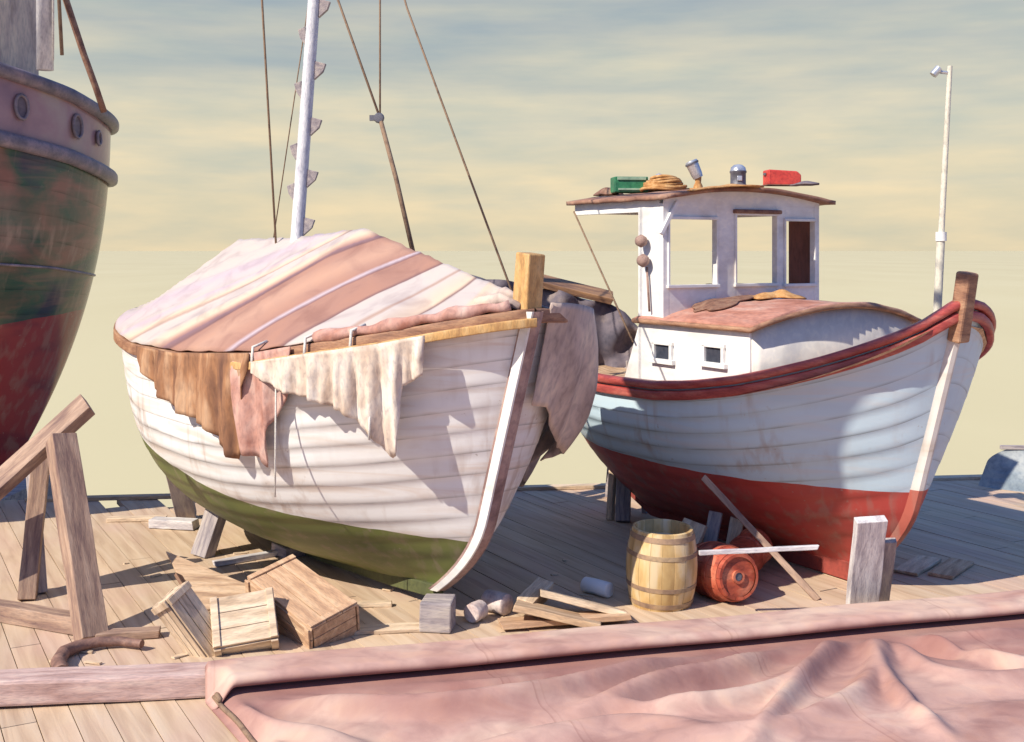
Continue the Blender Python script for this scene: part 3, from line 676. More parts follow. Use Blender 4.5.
# blocks and a batten hanging on the side wall
xw = (fx+wx)/2
for k_, (zz, rr) in enumerate(((2.985, .062), (2.80, .065))):
    mb = MB(); mb.lathe([(.001, -.05), (rr*.7, -.042), (rr, 0), (rr*.7, .042), (.001, .05)], 18, Matrix.Translation((xw-.03+.03*k_, -HW-.075, zz)) @ Matrix.Rotation(pi/2, 4, 'X'))
    mb.xf(H2.M); o = mb.build('net_float', 'float', smooth=True)
    tag(o, '%s brown cork float hung on the wheelhouse side wall' % ('upper' if k_ == 0 else 'lower'), 'float', 'cork floats on the wheelhouse')
mb = MB(); mb.tube([(xw+.0, -HW-.03, 2.74), (xw+.04, -HW-.03, 2.32)], .011, 8); mb.xf(H2.M); o = mb.build('hanging_batten', 'float', smooth=True)
tag(o, 'thin brown batten hanging under the cork floats', 'batten')
# tall pale pole by the bow
pb_ = P(937, 318, 9.55); ptp = P(950, 66, 9.55)
mb = MB(); mb.tube([pb_+Vector((-.02, 0, -.35)), pb_, P(941, 236, 9.55)], .034, 12); mb.tube([P(941, 238, 9.55), ptp], lambda k: .026-.006*k, 12)
po = mb.build('pole', mat('pole_paint', (.48, .44, .36), (.64, .60, .50), None, 4, (2, 2, 1)), r2, smooth=True, world=True, angle=50)
mb = MB(); mb.tube([P(941, 241, 9.55), P(941, 232, 9.55)], .045, 12); mb.build('collar', 'white', r2, smooth=True, world=True, angle=40)
mb = MB(); mb.tube([P(950, 73, 9.55), P(940, 72, 9.55)], .014, 8); mb.tube([P(939, 68, 9.55), P(933, 75, 9.55)], .032, 10); mb.build('pole_lamp', 'silver', r2, smooth=True, world=True, angle=40)
# cleat + scrap canvas on cabin roof
def blob_sheet(name, label, cat, center, size, m, rz, seed, amp=.04, H=None, zf=None):
    rnd = random.Random(seed); ph = [rnd.uniform(0, 6) for _ in range(6)]; n = 26; rows = []
    for i in range(n+1):
        r_ = i/n; row = []
        for j in range(40):
            an = 2*pi*j/40; R_ = (1+.18*sin(an*3+ph[0])+.12*sin(an*5+ph[1])+.06*sin(an*9+ph[2]))*r_
            x, y = size[0]*R_*cos(an), size[1]*R_*sin(an)
            zz = size[2]*(1-r_**2)+amp*(sin(x*14+ph[3])*cos(y*11+ph[4])+.5*sin(x*27+y*19+ph[5]))*(1-.6*r_)
            row.append([x, y, max(zz, 0.0)])
        rows.append(row)
    if zf:
        for row in rows:
            for q in row:
                X = center[0]+q[0]*cos(rz)-q[1]*sin(rz); Y_ = center[1]+q[0]*sin(rz)+q[1]*cos(rz); q[2] += zf(X, Y_)-center[2]
    mb = MB(); mb.grid(rows, closed_u=True); o = mb.build(name, m, smooth=True, solid=.012)
    Mx = Matrix.Translation(center) @ Matrix.Rotation(rz, 4, 'Z')
    o.matrix_world = (H.M @ Mx) if H else Mx
    return tag(o, label, cat)
cr = lambda x, y: cabin_roof_z(y, x)+.032
xc = lx(H2, 775, .0)
blob_sheet('canvas_scrap', 'crumpled ochre canvas scrap on top of the red cabin roof', 'canvas scrap', (fx+.36, .12, cr(0, .12)), (.24, .30, .05), 'coil', .3, 3, .02, H2, cr)
blob_sheet('canvas_scrap', 'flat rust brown canvas scrap spread on the near side of the cabin roof', 'canvas scrap', (fx+.25, -.45, cr(0, -.45)), (.22, .42, .018), 'rust', .2, 5, .01, H2, cr)
# things on the wheelhouse roof
RZ = lambda y: wheel_roof_z(min(abs(y), HW+.08))+.022
def onroof(px, y): x = lx(H2, px, y); return x, y, RZ(y)
def roof_thing(name, label, cat, px, y, rz=0):
    x, y, z_ = onroof(px, y); w = H2.M @ Vector((x, y, z_)); return thing(name, label, cat, tuple(w), (0, 0, rz))
g = roof_thing('green_box', 'open green wooden box lying on the wheelhouse roof', 'box', 629, -.55, .12)
mb = MB(); mb.box((0, 0, .018), (.35, .22, .02)); mb.box((0, -.105, .09), (.35, .018, .16)); mb.box((0, .105, .09), (.35, .018, .16)); mb.box((-.166, 0, .09), (.018, .19, .16)); mb.box((.166, 0, .09), (.018, .19, .16)); mb.build('tray', 'green', g, bevel=.012)
mb = MB(); mb.box((0, -.122, .15), (.30, .012, .03)); mb.box((0, -.122, .04), (.28, .012, .02)); mb.build('rim', mat('pale_green', (.2, .32, .22), (.3, .42, .3)), g, bevel=.003)
x, y, z_ = onroof(609, -.6); blob_sheet('net_heap', 'small heap of dark brown netting beside the green box', 'net heap', (x, y, z_), (.13, .15, .09), 'rust', 0, 9, .02, H2)
g = roof_thing('rope_coil', 'orange rope coil piled on the wheelhouse roof', 'rope coil', 664, -.35)
mb = MB()
for k in range(6):
    R_ = .20-.018*k; zz = .018+k*.024; mb.tube([(R_*1.15*cos(a)+.01*sin(k*2), R_*sin(a)+.012*cos(k*3), zz+.010*sin(a*2+k)) for a in [2*pi*i/36 for i in range(37)]], .017, 7, caps=False)
mb.build('coils', 'coil', g, smooth=True)
mb = MB(); mb.tube([(.2, 0, .02), (.33, -.04, .016), (.42, .05, .016), (.55, .0, .016), (.62, .06, .016), (.74, .02, .014)], .014, 7); mb.build('loose_end', 'coil', g, smooth=True)
g = roof_thing('vent_stub', 'small grey capped stub standing behind the orange rope coil', 'vent', 659, .1)
mb = MB(); mb.tube([(0, 0, 0), (0, 0, .17)], .022, 10); mb.build('pipe', 'wood_grey', g, smooth=True, angle=40)
mb = MB(); mb.lathe([(0, .15), (.04, .155), (.045, .185), (.03, .215), (0, .225)], 14, cap=False); mb.build('cap', 'silver', g, smooth=True)
g = roof_thing('search_light', 'silver search light tilted on an orange bracket on the roof', 'search light', 698, -.15)
mb = MB(); mb.lathe([(.055, -.02), (.045, .04), (.03, .07), (.035, .13)], 12); mb.build('bracket', 'coil', g, smooth=True, angle=40)
Mx = Matrix.Translation((-.035, 0, .20)) @ Matrix.Rotation(radians(-24), 4, 'Y')
mb = MB(); mb.lathe([(.0, -.10), (.05, -.09), (.058, -.05), (.064, .06), (.068, .075), (.06, .095), (.0, .10)], 20, Mx, cap=False); mb.build('lamp_housing', 'silver', g, smooth=True, angle=40)
mb = MB(); mb.lathe([(.069, .058), (.072, .066), (.069, .078)], 20, Mx, cap=False); mb.build('lamp_ring', 'iron', g, smooth=True)
g = roof_thing('roof_lantern', 'dark round lantern with silver cap on the roof', 'lantern', 738, -.1)
mb = MB(); mb.lathe([(.075, 0), (.082, .02), (.075, .03), (.075, .13), (.082, .14), (.082, .155), (.07, .16)], 20); mb.build('body', 'iron', g, smooth=True, angle=40)
mb = MB(); mb.lathe([(.078, .157), (.07, .19), (.04, .215), (0, .222)], 20, cap=False); mb.build('cap', 'silver', g, smooth=True)
mb = MB(); mb.box((0, -.079, .08), (.05, .012, .05)); mb.build('lens', 'silver', g, bevel=.006)
g = roof_thing('red_box', 'bright red box with one sloped end on the roof', 'box', 781, .1, .1)
mb = MB(); n = 0; pf = [(-.15, 0), (.17, 0), (.17, .10), (.13, .135), (-.15, .15)]
for yy in (-.09, .09):
    for x_, z_ in pf: mb.v.append((x_, yy, z_))
mb.face([4, 3, 2, 1, 0]); mb.face([5, 6, 7, 8, 9])
for i in range(5): mb.face([i, (i+1) % 5, 5+(i+1) % 5, 5+i])
mb.build('case', 'redbox', g, bevel=.012); mb = MB(); mb.box((.01, 0, .004), (.36, .2, .008)); mb.build('base_board', 'rust', g)
mb = MB(); mb.box((-.16, 0, .11), (.01, .06, .02)); mb.build('handle', 'iron', g)
x, y, z_ = onroof(806, .15); blob_sheet('tar_rag', 'dark rag lying beside the red box', 'rag', (x, y, z_), (.16, .10, .02), 'tarp_dark', 0, 12, .008, H2)
x, y, z_ = onroof(725, -.3)
blob_sheet('roof_canvas', 'thin ochre canvas strip lying on the roof between coil and lantern', 'canvas scrap', (x+.05, y-.02, z_), (.16, .44, .012), 'coil', .0, 15, .008, H2, lambda X, Y_: RZ(Y_))

# right boat supports and leaning post
board('stern_prop', 'pale thin post under the stern of the red boat, left one', 'prop', G(610, 520), P(613, 470, 12.4), .07, .07, 'wood_pale', 0)
board('stern_prop', 'dark thick post under the stern of the red boat', 'prop', G(623, 522), P(624, 470, 12.4), .15, .12, 'wood_grey', 0)
board('bow_post', 'short weathered white post leaning against the bow of the red boat', 'post', G(861, 612), P(871, 519, 8.80), .24, .09, 'wood_white', .15, taper=.97)
board('bow_post', 'narrow grey strip of wood beside the white leaning post', 'post', G(886, 606)+Vector((0, .1, 0)), P(890, 540, 9.0), .10, .06, 'wood_grey', .1)
board('leaning_plank', 'long thin dark plank leaning across the red hull', 'plank', G(818, 600), P(703, 477, 10.0), .03, .055, 'wood_prop', .5)
board('thin_pole', 'thin white pole resting across the red cask', 'pole', P(699, 553, 8.85), P(818, 547, 8.9), .035, .035, 'wood_white', 0)
for i, (a_, b_, w_, m_, lb) in enumerate((((672, 575), (696, 522), .24, 'wood_pale', 'broad pale prop board under the red hull behind the barrel'), ((705, 572), (716, 512), .12, 'wood_grey', 'dark prop post under the red hull between pale boards'), ((728, 570), (738, 515), .12, 'wood_pale', 'pale prop post under the red hull behind the cask'))):
    board('hull_prop', lb, 'prop', G(*a_), P(b_[0], b_[1], G(*a_).y+.15), w_, .05, m_, .3)
block('keel_block', 'timber block under the red keel amidships', (*(H2.M @ Vector((-.1, 0, 0))).xy, .003), (.4, .3, .03), 'wood_grey', .3)

# ================================================================ barrel, cask and litter
def staves(name, c1, c2, c3, n=18):
    m, t, b = newmat(name); tc = N(t, 'ShaderNodeTexCoord'); u = N(t, 'ShaderNodeSeparateXYZ'); t.links.new(tc.outputs['UV'], u.inputs[0])
    c, h = mottle(t, tc.outputs['Object'], c1, c2, c3, 4, (2, 2, .7))
    fl = math_(t, 'FLOOR', math_(t, 'MULTIPLY', u.outputs[0], n)); wn = N(t, 'ShaderNodeTexWhiteNoise', noise_dimensions='1D'); t.links.new(fl, wn.inputs['W'])
    r_ = ramp(t, [(0, (.8, .76, .72)), (1, (1.12, 1.05, 1.0))], wn.outputs[0]); c = mixc(t, 1, c, r_.outputs[0], 'MULTIPLY')
    fr = math_(t, 'FRACT', math_(t, 'MULTIPLY', u.outputs[0], n)); s_ = ramp(t, [(0, (.3, .25, .22)), (.07, (1, 1, 1)), (1, (1, 1, 1))], fr)
    c = mixc(t, .8, c, s_.outputs[0], 'MULTIPLY'); t.links.new(c, b.inputs['Base Color']); b.inputs['Roughness'].default_value = .7
    bump(t, b, math_(t, 'ADD', h, s_.outputs[0]), .5, .01); return m
bs = G(665, 613); g = thing('barrel', 'pale yellow wooden barrel standing upright with open rim', 'barrel', (bs.x, bs.y+.27, 0), (radians(3), 0, .4))
pf = [(.245, 0), (.25, .01), (.275, .12), (.29, .25), (.292, .34), (.283, .46), (.26, .58), (.245, .63), (.225, .635), (.215, .62), (.218, .5)]
ms = staves('barrel_staves', (.44, .27, .11), (.62, .44, .20), (.70, .58, .38)); mb = MB(); mb.lathe(pf, 48, cap=False); mb.build('staves', ms, g, smooth=True, angle=50)
mb = MB(); mb.lathe([(0, .52), (.222, .52), (.222, .50), (0, .50)], 40, cap=False); mb.build('head', 'wood_pale', g, angle=30, smooth=True)
def prof_r(z_): return pl(z_, [(0, .247), (.12, .275), (.25, .29), (.34, .292), (.46, .283), (.58, .26), (.63, .245)])
for z0, z1 in ((.03, .07), (.17, .205), (.43, .465), (.565, .605)):
    mb = MB(); mb.lathe([(prof_r(z0)-.002, z0), (prof_r(z0)+.005, z0), (prof_r(z1)+.005, z1), (prof_r(z1)-.002, z1)], 48, cap=False); mb.build('hoop', 'wood_hoop', g, smooth=True, angle=30)
cc = G(722, 606); g = thing('red_cask', 'red painted cask lying on its side next to the barrel', 'cask', (cc.x+.02, cc.y+.30, .0), (0, 0, radians(22)))
mr = staves('cask_staves', (.20, .028, .02), (.44, .085, .045), (.56, .17, .10), 14)
Mx = Matrix.Translation((0, -.32, .235)) @ Matrix.Rotation(radians(-96), 4, 'X')
pf2 = [(.16, 0), (.185, 0), (.20, .06), (.228, .18), (.236, .30), (.228, .42), (.20, .54), (.185, .60), (.16, .60)]
mb = MB(); mb.lathe(pf2, 40, Mx, cap=False); mb.build('staves', mr, g, smooth=True, angle=50)
mb = MB(); mb.lathe([(0, .02), (.165, .02), (.165, .04), (0, .04)], 36, Mx, cap=False); mb.build('head', 'cask_red', g, smooth=True, angle=30); mb = MB(); mb.lathe([(0, .56), (.165, .56), (.165, .58), (0, .58)], 36, Mx, cap=False); mb.build('head', 'cask_red', g, smooth=True, angle=30)
mb = MB(); mb.lathe([(.035, .0), (.055, .0), (.055, .022), (.035, .022)], 20, Mx, cap=False); mb.build('bung_ring', 'cask_red', g, smooth=True, angle=30)
mb = MB(); mb.lathe([(0, .008), (.034, .008), (.034, .022)], 20, Mx, cap=False); mb.build('bung', 'iron', g, smooth=True, angle=30)
for z0, z1 in ((.035, .075), (.16, .2), (.40, .44), (.53, .57)):
    rr = lambda z_: pl(z_, [(0, .187), (.06, .202), (.18, .230), (.30, .238), (.42, .230), (.54, .202), (.6, .187)])
    mb = MB(); mb.lathe([(rr(z0), z0), (rr(z0)+.006, z0), (rr(z1)+.006, z1), (rr(z1), z1)], 40, Mx, cap=False); mb.build('hoop', 'cask_red', g, smooth=True, angle=30)
# second red buoy-like cask end behind
g = thing('red_drum', 'smaller red drum tipped over behind the red cask', 'drum', tuple(G(741, 590)+Vector((.06, .28, 0))), (0, 0, radians(-35)))
Mx = Matrix.Translation((0, -.1, .17)) @ Matrix.Rotation(radians(-80), 4, 'X')
mb = MB(); mb.lathe([(0, .01), (.15, .01), (.165, 0), (.17, .02), (.165, .03), (.165, .2), (.172, .21), (.165, .22), (.165, .40), (.17, .41), (.15, .41), (0, .40)], 36, Mx, cap=False); mb.build('shell', 'cask_red', g, smooth=True, angle=30)
mb = MB(); mb.lathe([(0, -.005), (.03, -.005), (.03, .014)], 14, Mx, cap=False); mb.build('plug', 'iron', g, smooth=True, angle=30)

def log(name, label, cat, c, L, r, rz, m, tilt=0):
    mb = MB(); mb.tube([(-L/2, 0, 0), (-L/2+.01, 0, 0), (0, 0, .004), (L/2-.01, 0, 0), (L/2, 0, 0)], lambda k: r*(.86 if k in (0, 1) else 1), 14)
    o = mb.build(name, m, smooth=True, angle=50); o.location = c; o.rotation_euler = (0, tilt, rz); return tag(o, label, cat)
q = G(597, 595); log('tin_can', 'small white tin lying on the dock left of the barrel', 'can', (q.x, q.y, .065), .27, .065, radians(-42), mat('tin_white', (.8, .8, .8), (.86, .86, .86), None, 3, fine=False))
q = G(497, 613); log('log_end', 'short pinkish log piece, right one beside the boat keel', 'log', (q.x, q.y, .085), .22, .085, radians(-40), 'stone')
q = G(476, 622); log('log_end', 'short pinkish log piece, left one nearest the boat keel', 'log', (q.x, q.y+.02, .075), .15, .075, radians(60), 'stone')
board('scrap_board', 'broad yellow board heap sloping up left of the barrel', 'board', G(625, 618)+Vector((0, .0, .03)), P(540, 592, 9.1), .34, .05, 'wood_pale', .25)
board('scrap_board', 'pale board end lying in front of the log pieces', 'board', G(600, 628)+Vector((0, 0, .03)), P(515, 605, 8.9), .30, .05, 'wood', .15)
board('scrap_board', 'thin brown board under the yellow board heap', 'board', G(500, 628)+Vector((0, 0, .03)), G(628, 622)+Vector((0, 0, .06)), .22, .045, 'wood_orange', -.1)
board('scrap_board', 'short pale block behind the sloping yellow board', 'board', G(524, 620)+Vector((0, 0, .10)), G(545, 606)+Vector((0, 0, .16)), .14, .12, 'wood_pale', .2)
board('scrap_board', 'thin lit board lying by the keel block', 'board', G(353, 632)+Vector((0, 0, .015)), G(424, 629)+Vector((0, 0, .015)), .16, .03, 'wood_pale')
board('scrap_board', 'narrow stick lying in the boat shadow behind the crates', 'board', G(214, 567)+Vector((0, 0, .03)), G(292, 553)+Vector((0, 0, .03)), .07, .05, 'wood_white')
board('scrap_board', 'thin stick lying under the green hull', 'board', G(346, 607)+Vector((0, 0, .02)), G(392, 606)+Vector((0, 0, .02)), .07, .04, 'wood_pale')
board('scrap_board', 'pale board lying right of the red bow in shadow', 'board', G(905, 575)+Vector((0, 0, .02)), G(930, 560)+Vector((0, 0, .02)), .22, .03, 'wood_pale')
board('scrap_board', 'second pale board lying right of the red bow', 'board', G(940, 578)+Vector((0, 0, .02)), G(962, 563)+Vector((0, 0, .02)), .22, .03, 'wood')
# ---- crates at the left
def crate(name, label, pos, size, rot, m, open_=None, slats=3):
    g = thing(name, label, 'crate', tuple(pos), rot); L, Wd, Hh = size; th = .018
    def panel(nm, c, dims, along):      # slatted panel with small gaps
        mb = MB(); k = slats
        for i in range(k):
            f = (i+.5)/k-.5; d = list(dims); d[along] = dims[along]/k-.006; cc_ = list(c); cc_[along] += f*dims[along]; mb.box(cc_, d, jit=.002)
        return mb.build(nm, m, g, bevel=.003)
    if open_ != 'top': panel('lid', (0, 0, Hh), (L, Wd, th), 1)
    panel('bottom', (0, 0, 0), (L, Wd, th), 1)
    panel('side', (0, -Wd/2, Hh/2), (L-.004, th, Hh-.022), 2); panel('side', (0, Wd/2, Hh/2), (L-.004, th, Hh-.022), 2)
    if open_ != 'end': panel('end_board', (-L/2+.012, 0, Hh/2), (th, Wd-.04, Hh-.022), 2)
    panel('end_board', (L/2-.012, 0, Hh/2), (th, Wd-.04, Hh-.022), 2)
    for x_ in (-L/2+.03, L/2-.03):
        for c_, d_ in (((x_, -Wd/2-.018, Hh/2), (.05, .014, Hh)), ((x_, 0, Hh+.017), (.05, Wd, .014))):
            mb = MB(); mb.box(c_, d_); mb.build('batten', m, g, bevel=.003)
    return g
q = G(312, 636); crate('wooden_crate', 'long closed orange wood crate, rightmost of the crates beside the hull', (q.x-.10, q.y+.20, .05), (.86, .42, .27), (radians(14), radians(14), radians(-44)), 'wood_orange')
q = G(243, 645); crate('wooden_crate', 'square tan crate tipped towards the viewer in the middle of the pile', (q.x+.0, q.y+.10, .03), (.46, .40, .26), (radians(42), radians(-6), radians(14)), 'wood_pale')
q = G(185, 652); crate('wooden_crate', 'narrow pale crate tipped on end at the left of the pile', (q.x, q.y+.06, .12), (.62, .24, .16), (radians(30), radians(55), radians(5)), 'wood_pale')
mb = MB(); tri = [P(166, 552, 9.6), P(283, 600, 9.15), P(196, 612, 8.95)]; nrm = (tri[1]-tri[0]).cross(tri[2]-tri[0]).normalized()*.012
for q in tri: mb.v.append(tuple(q+nrm))
for q in tri: mb.v.append(tuple(q-nrm))
for q in ((0, 1, 2), (5, 4, 3), (0, 3, 4, 1), (1, 4, 5, 2), (2, 5, 3, 0)): mb.face(list(q))
tag(mb.build('broken_panel', 'wood', bevel=.004), 'triangular split panel leaning behind the crates', 'panel')
board('broken_panel', 'dark narrow board between the two left crates', 'board', G(222, 650)+Vector((0, 0, .03)), P(178, 575, 8.6), .12, .025, 'wood_brown', .6)
# ================================================================ left ship
H3 = Hull(L=9.0, B=2.15, tb=.4, pb=2, qb=(1.2, .6), ts=.60, ps=2.2, qs=(.80, .50), rake=.6, fore=1.2, stern_off=1.1, sp=2.2, lap=0,
          sec=[(0, 1.4), (.5, 3.0), (1, 2.9)],
          sheer=lambda t: pl(t, [(0, 6.0), (.5, 5.3), (.8, 4.85), (.93, 4.6), (1, 4.38)]),
          keel=lambda t: .12+.2*sm((t-.7)/.3))
h3 = Vector((-cos(radians(28)), -sin(radians(28)), 0)); st_tip = Vector((-4.90, 14.0, 0)); bow3 = st_tip+h3*9.0
th3 = atan2(h3.x, -h3.y)
r3 = boat_root('fishing_ship', 'large dark green and red hull of a ship at the left edge', 'ship', H3, (bow3.x, bow3.y), th3)
H3.shell('hull', hull_mat('ship_green_red', (.05, .10, .07), (.03, .05, .06), (.28, .045, .050), (.17, .030, .045), 1.74, -.11, dirt=(.38, .16, .12), strakes=16, dirtamt=.28, rough=.22,
         patches=((.02, .03, .06), (.03, .085, .055), (.24, .11, .08)), band=(.845, (.24, .15, .18), (.36, .22, .23), (.40, .30, .27))), r3)
for v_, r_, nm, m_ in ((1.0, .075, 'bulwark_rail', 'rubrail'), (.845, .085, 'fender_rail', 'rubrail')):
    pr, ou = H3.fullrail(off=.02, v=v_, n=60); mb = MB(); mb.sweep(pr, rrect(-.05, r_, -r_, r_, r=.95, n=4), ou, caps=False); mb.build(nm, m_, r3, smooth=True, angle=70)
pr, ou = H3.fullrail(off=.0, v=.56, n=60); mb = MB(); mb.sweep(pr, rrect(-.02, .02, -.014, .014, r=.8), ou, caps=False); mb.build('hull_moulding', 'rubrail', r3, smooth=True)
rows = []
for i in range(31):
    tt = .01+.98*i/30; q = H3.pt(tt, .88, 1); rows.append([(q.x, q.y*s_, q.z) for s_ in (-.98, -.3, .3, .98)])
mb = MB(); mb.grid(rows); mb.build('deck', 'wood_grey', r3)
for side in (-1, 1):
  for px, dark in ((20, 0), (76, 0), (97, 1)):
    tt = H3.find(px, side, .93, .3, .999); p0 = H3.pt(tt, .93, side)
    w = H3.world(p0)
    if abs(proj(w)[0]-px) > 3: continue
    e = (H3.pt(min(tt+.01, 1), .93, side)-H3.pt(tt-.01, .93, side)).normalized(); o_ = Vector((e.y, -e.x, 0)) if side > 0 else Vector((-e.y, e.x, 0)); o_.normalize()
    Mx = Matrix((( *e,), (0, 0, 1), (*o_,))).transposed().to_4x4(); Mx.translation = p0+o_*.01
    s_ = 1 if not dark else .6
    ring = MB(); ring.tube([Mx @ Vector((.075*s_*cos(a), .125*s_*sin(a), .02)) for a in [2*pi*i/24 for i in range(25)]], .018, 8, caps=False); fr_ = ring.build('hawse_hole', 'rubrail', r3, smooth=True)
    fill = MB(); fill.grid([[Mx @ Vector((.07*s_*k*cos(a), .12*s_*k*sin(a), .012)) for a in [2*pi*i/24 for i in range(24)]] for k in (.01, 1)], closed_u=True); fill.build('recess', 'tarp_dark', fr_)
# deckhouse, mast and rigging showing at the top left corner
q = P(-36, -10, 11.9)
mb = MB(); mb.box((q.x-1.0, q.y+.6, 5.5), (2.5, 1.4, 1.9)); mb.build('deckhouse', 'tarp_mauve', r3, world=True, bevel=.03)
mb = MB(); mb.tube([P(45, 70, 11.9), P(44, -350, 11.9)], .085, 14); mb.build('mast', 'mast', r3, smooth=True, world=True)
line('rigging_wire', r3, [P(53, 60, 11.6), P(54, -300, 11.8)], .012, 'rope_white')
line('rigging_wire', r3, [P(62, 55, 11.8), P(48, -200, 11.9)], .02, 'rope')
line('mooring_chain', r3, [P(104, 112, 12.2), P(96, 88, 12.1), P(84, 55, 12.0), P(66, 0, 11.9), P(48, -62, 11.9)], .035, 'rust')
# props under the ship
board('ship_prop', 'thick brown post nearest the viewer under the dark ship', 'prop', G(92, 640)+Vector((0, 0, 0)), P(61, 438, 9.3), .20, .17, 'wood_prop', .15, 'posts under the dark ship')
board('ship_prop', 'thinner post standing farther back under the dark ship', 'prop', G(27, 600), P(42, 452, 9.9), .14, .13, 'wood_prop', .2, 'posts under the dark ship')
board('ship_prop', 'grey post leaning close behind the thin post under the ship', 'prop', G(36, 597)+Vector((0, .1, 0)), P(31, 452, 10.0), .08, .10, 'wood_grey', .2, 'posts under the dark ship')
board('cross_beam', 'slanting shelf timber wedged between the ship bottom and its posts', 'beam', P(-60, 538, 9.25), P(88, 404, 9.55), .22, .10, 'wood_prop', .6)
board('ground_beam', 'long reddish timber lying on the dock under the ship', 'beam', G(-40, 612)+Vector((0, 0, .07)), G(84, 634)+Vector((0, 0, .07)), .14, .13, 'wood_prop')
board('ground_beam', 'thin reddish timber running from the post foot to the crates', 'beam', G(96, 640)+Vector((0, 0, .03)), G(160, 636)+Vector((0, 0, .03)), .12, .06, 'wood_prop')
# curved hose over the planks
mb = MB(); pts_ = [G(x, y, .05) for x, y in ((62, 673), (58, 662), (64, 652), (78, 646), (98, 642), (120, 641), (142, 644))]
mb.tube(pts_, lambda k: .055-.025*k, 12); tag(mb.build('old_hose', 'hose', smooth=True, angle=60), 'thick brown hose end curling over the planks', 'hose')

# ================================================================ foreground kerb timbers and the big pink sail
BL = [G(-60, 714), G(216, 699)]
board('kerb_timber', 'long pinkish squared timber lying in front at lower left', 'timber', BL[0]+Vector((0, .13, .1)), BL[1]+Vector((-.02, .13, .08)), .25, .16, mat('kerb_pink', (.40, .25, .22), (.55, .38, .34), (.62, .46, .40), 2.5, (1, 6, 6)), 0, bev=.02)
S0, S1 = Vector((-1.98, 7.43, 0)), Vector((4.9, 9.24, 0))
board('kerb_timber', 'long timber under the top edge of the pink sail', 'timber', S0+Vector((.1, .03, .09)), S1+Vector((0, .03, .09)), .18, .17, 'wood_grey')
sdir = (S1-S0).normalized(); sn = Vector((sdir.y, -sdir.x, 0))       # towards the viewer
SL = (S1-S0).length
ridges = [  # (pixel polyline, height, width)
    ([(215, 672), (300, 690), (420, 700), (560, 680), (680, 645), (780, 615)], -.10, .16),
    ([(225, 690), (330, 712), (440, 716), (560, 700), (700, 660), (850, 612)], .10, .10),
    ([(260, 668), (400, 683), (520, 680), (650, 645), (760, 612)], .07, .09),
    ([(215, 705), (330, 735), (470, 738), (640, 712), (760, 672), (852, 615)], -.06, .12),
    ([(856, 612), (838, 650), (790, 690), (700, 712), (560, 706)], .09, .09),
    ([(862, 612), (880, 660), (850, 705), (760, 735), (600, 742)], .07, .12),
    ([(870, 615), (905, 645), (960, 655), (1040, 650)], -.09, .12),
    ([(868, 610), (920, 628), (980, 636), (1040, 628)], .08, .09),
    ([(870, 630), (930, 672), (1000, 680), (1060, 668)], .05, .12),
    ([(420, 760), (560, 735), (640, 728), (760, 742)], .05, .14),
    ([(900, 720), (960, 700), (1060, 690)], -.05, .14),
    ([(240, 740), (300, 770), (380, 790)], .06, .14),
    ([(845, 606), (800, 640), (740, 668), (660, 690), (560, 722)], .09, .085),
    ([(850, 606), (822, 660), (780, 712), (740, 760)], .09, .09),
    ([(856, 606), (868, 650), (900, 700), (960, 750)], .07, .10),
    ([(862, 604), (925, 642), (1000, 664), (1060, 672)], .07, .085),
    ([(205, 664), (262, 690), (340, 700), (430, 697)], .08, .085),
    ([(208, 668), (240, 712), (290, 735), (380, 742)], .07, .10),
    ([(430, 640), (470, 668), (540, 672), (620, 660), (700, 630)], .06, .09),
]
rw = []
for pts_, hh, ww in ridges:
    pp = [G(x, y, .08).xy for x, y in pts_]; dd = []
    n = len(pp)
    for i in range(n-1):       # Catmull-Rom
        p0, p1, p2, p3 = pp[max(i-1, 0)], pp[i], pp[i+1], pp[min(i+2, n-1)]
        for k in range(4):
            u = k/4; dd.append(.5*((2*p1)+(p2-p0)*u+(2*p0-5*p1+4*p2-p3)*u*u+(3*p1-p0-3*p2+p3)*u**3))
    dd.append(pp[-1]); rw.append((dd, hh, ww))
bb_ = {id(d_): (min(q.x for q in d_)-.4, max(q.x for q in d_)+.4, min(q.y for q in d_)-.4, max(q.y for q in d_)+.4) for d_, _, _ in rw}
from mathutils import noise as mnoise
def sail_h(x, y, d):
    z_ = 0; pos_, neg_ = 0.0, 0.0
    for dd, hh, ww in rw:
        if not (bb_[id(dd)][0] < x < bb_[id(dd)][1] and bb_[id(dd)][2] < y < bb_[id(dd)][3]): continue
        m2 = 1e9
        nd = len(dd)-1; kb = 0
        for ii, (a_, b_) in enumerate(zip(dd, dd[1:])):
            ex, ey = b_.x-a_.x, b_.y-a_.y; kk = ((x-a_.x)*ex+(y-a_.y)*ey)/(ex*ex+ey*ey); kk = 0 if kk < 0 else 1 if kk > 1 else kk
            mm = (x-a_.x-kk*ex)**2+(y-a_.y-kk*ey)**2
            if mm < m2: m2 = mm; kb = (ii+kk)/nd
        if m2 < ww*ww*6:
            g_ = abs(hh)*math.exp(-m2/(ww*ww)*2.0)*sm(kb*4)*sm((1-kb)*4)*1.2
            if hh > 0: pos_ = (pos_**3+g_**3)**(1/3)
            else: neg_ = max(neg_, g_)
    z_ = pos_-.6*neg_
    z_ += .035*mnoise.noise(Vector((x*.9, y*1.5, 3)))+.010*mnoise.noise(Vector((x*2.2, y*3.5, 9)))
    return z_
rows = []; NU, NW = 380, 170
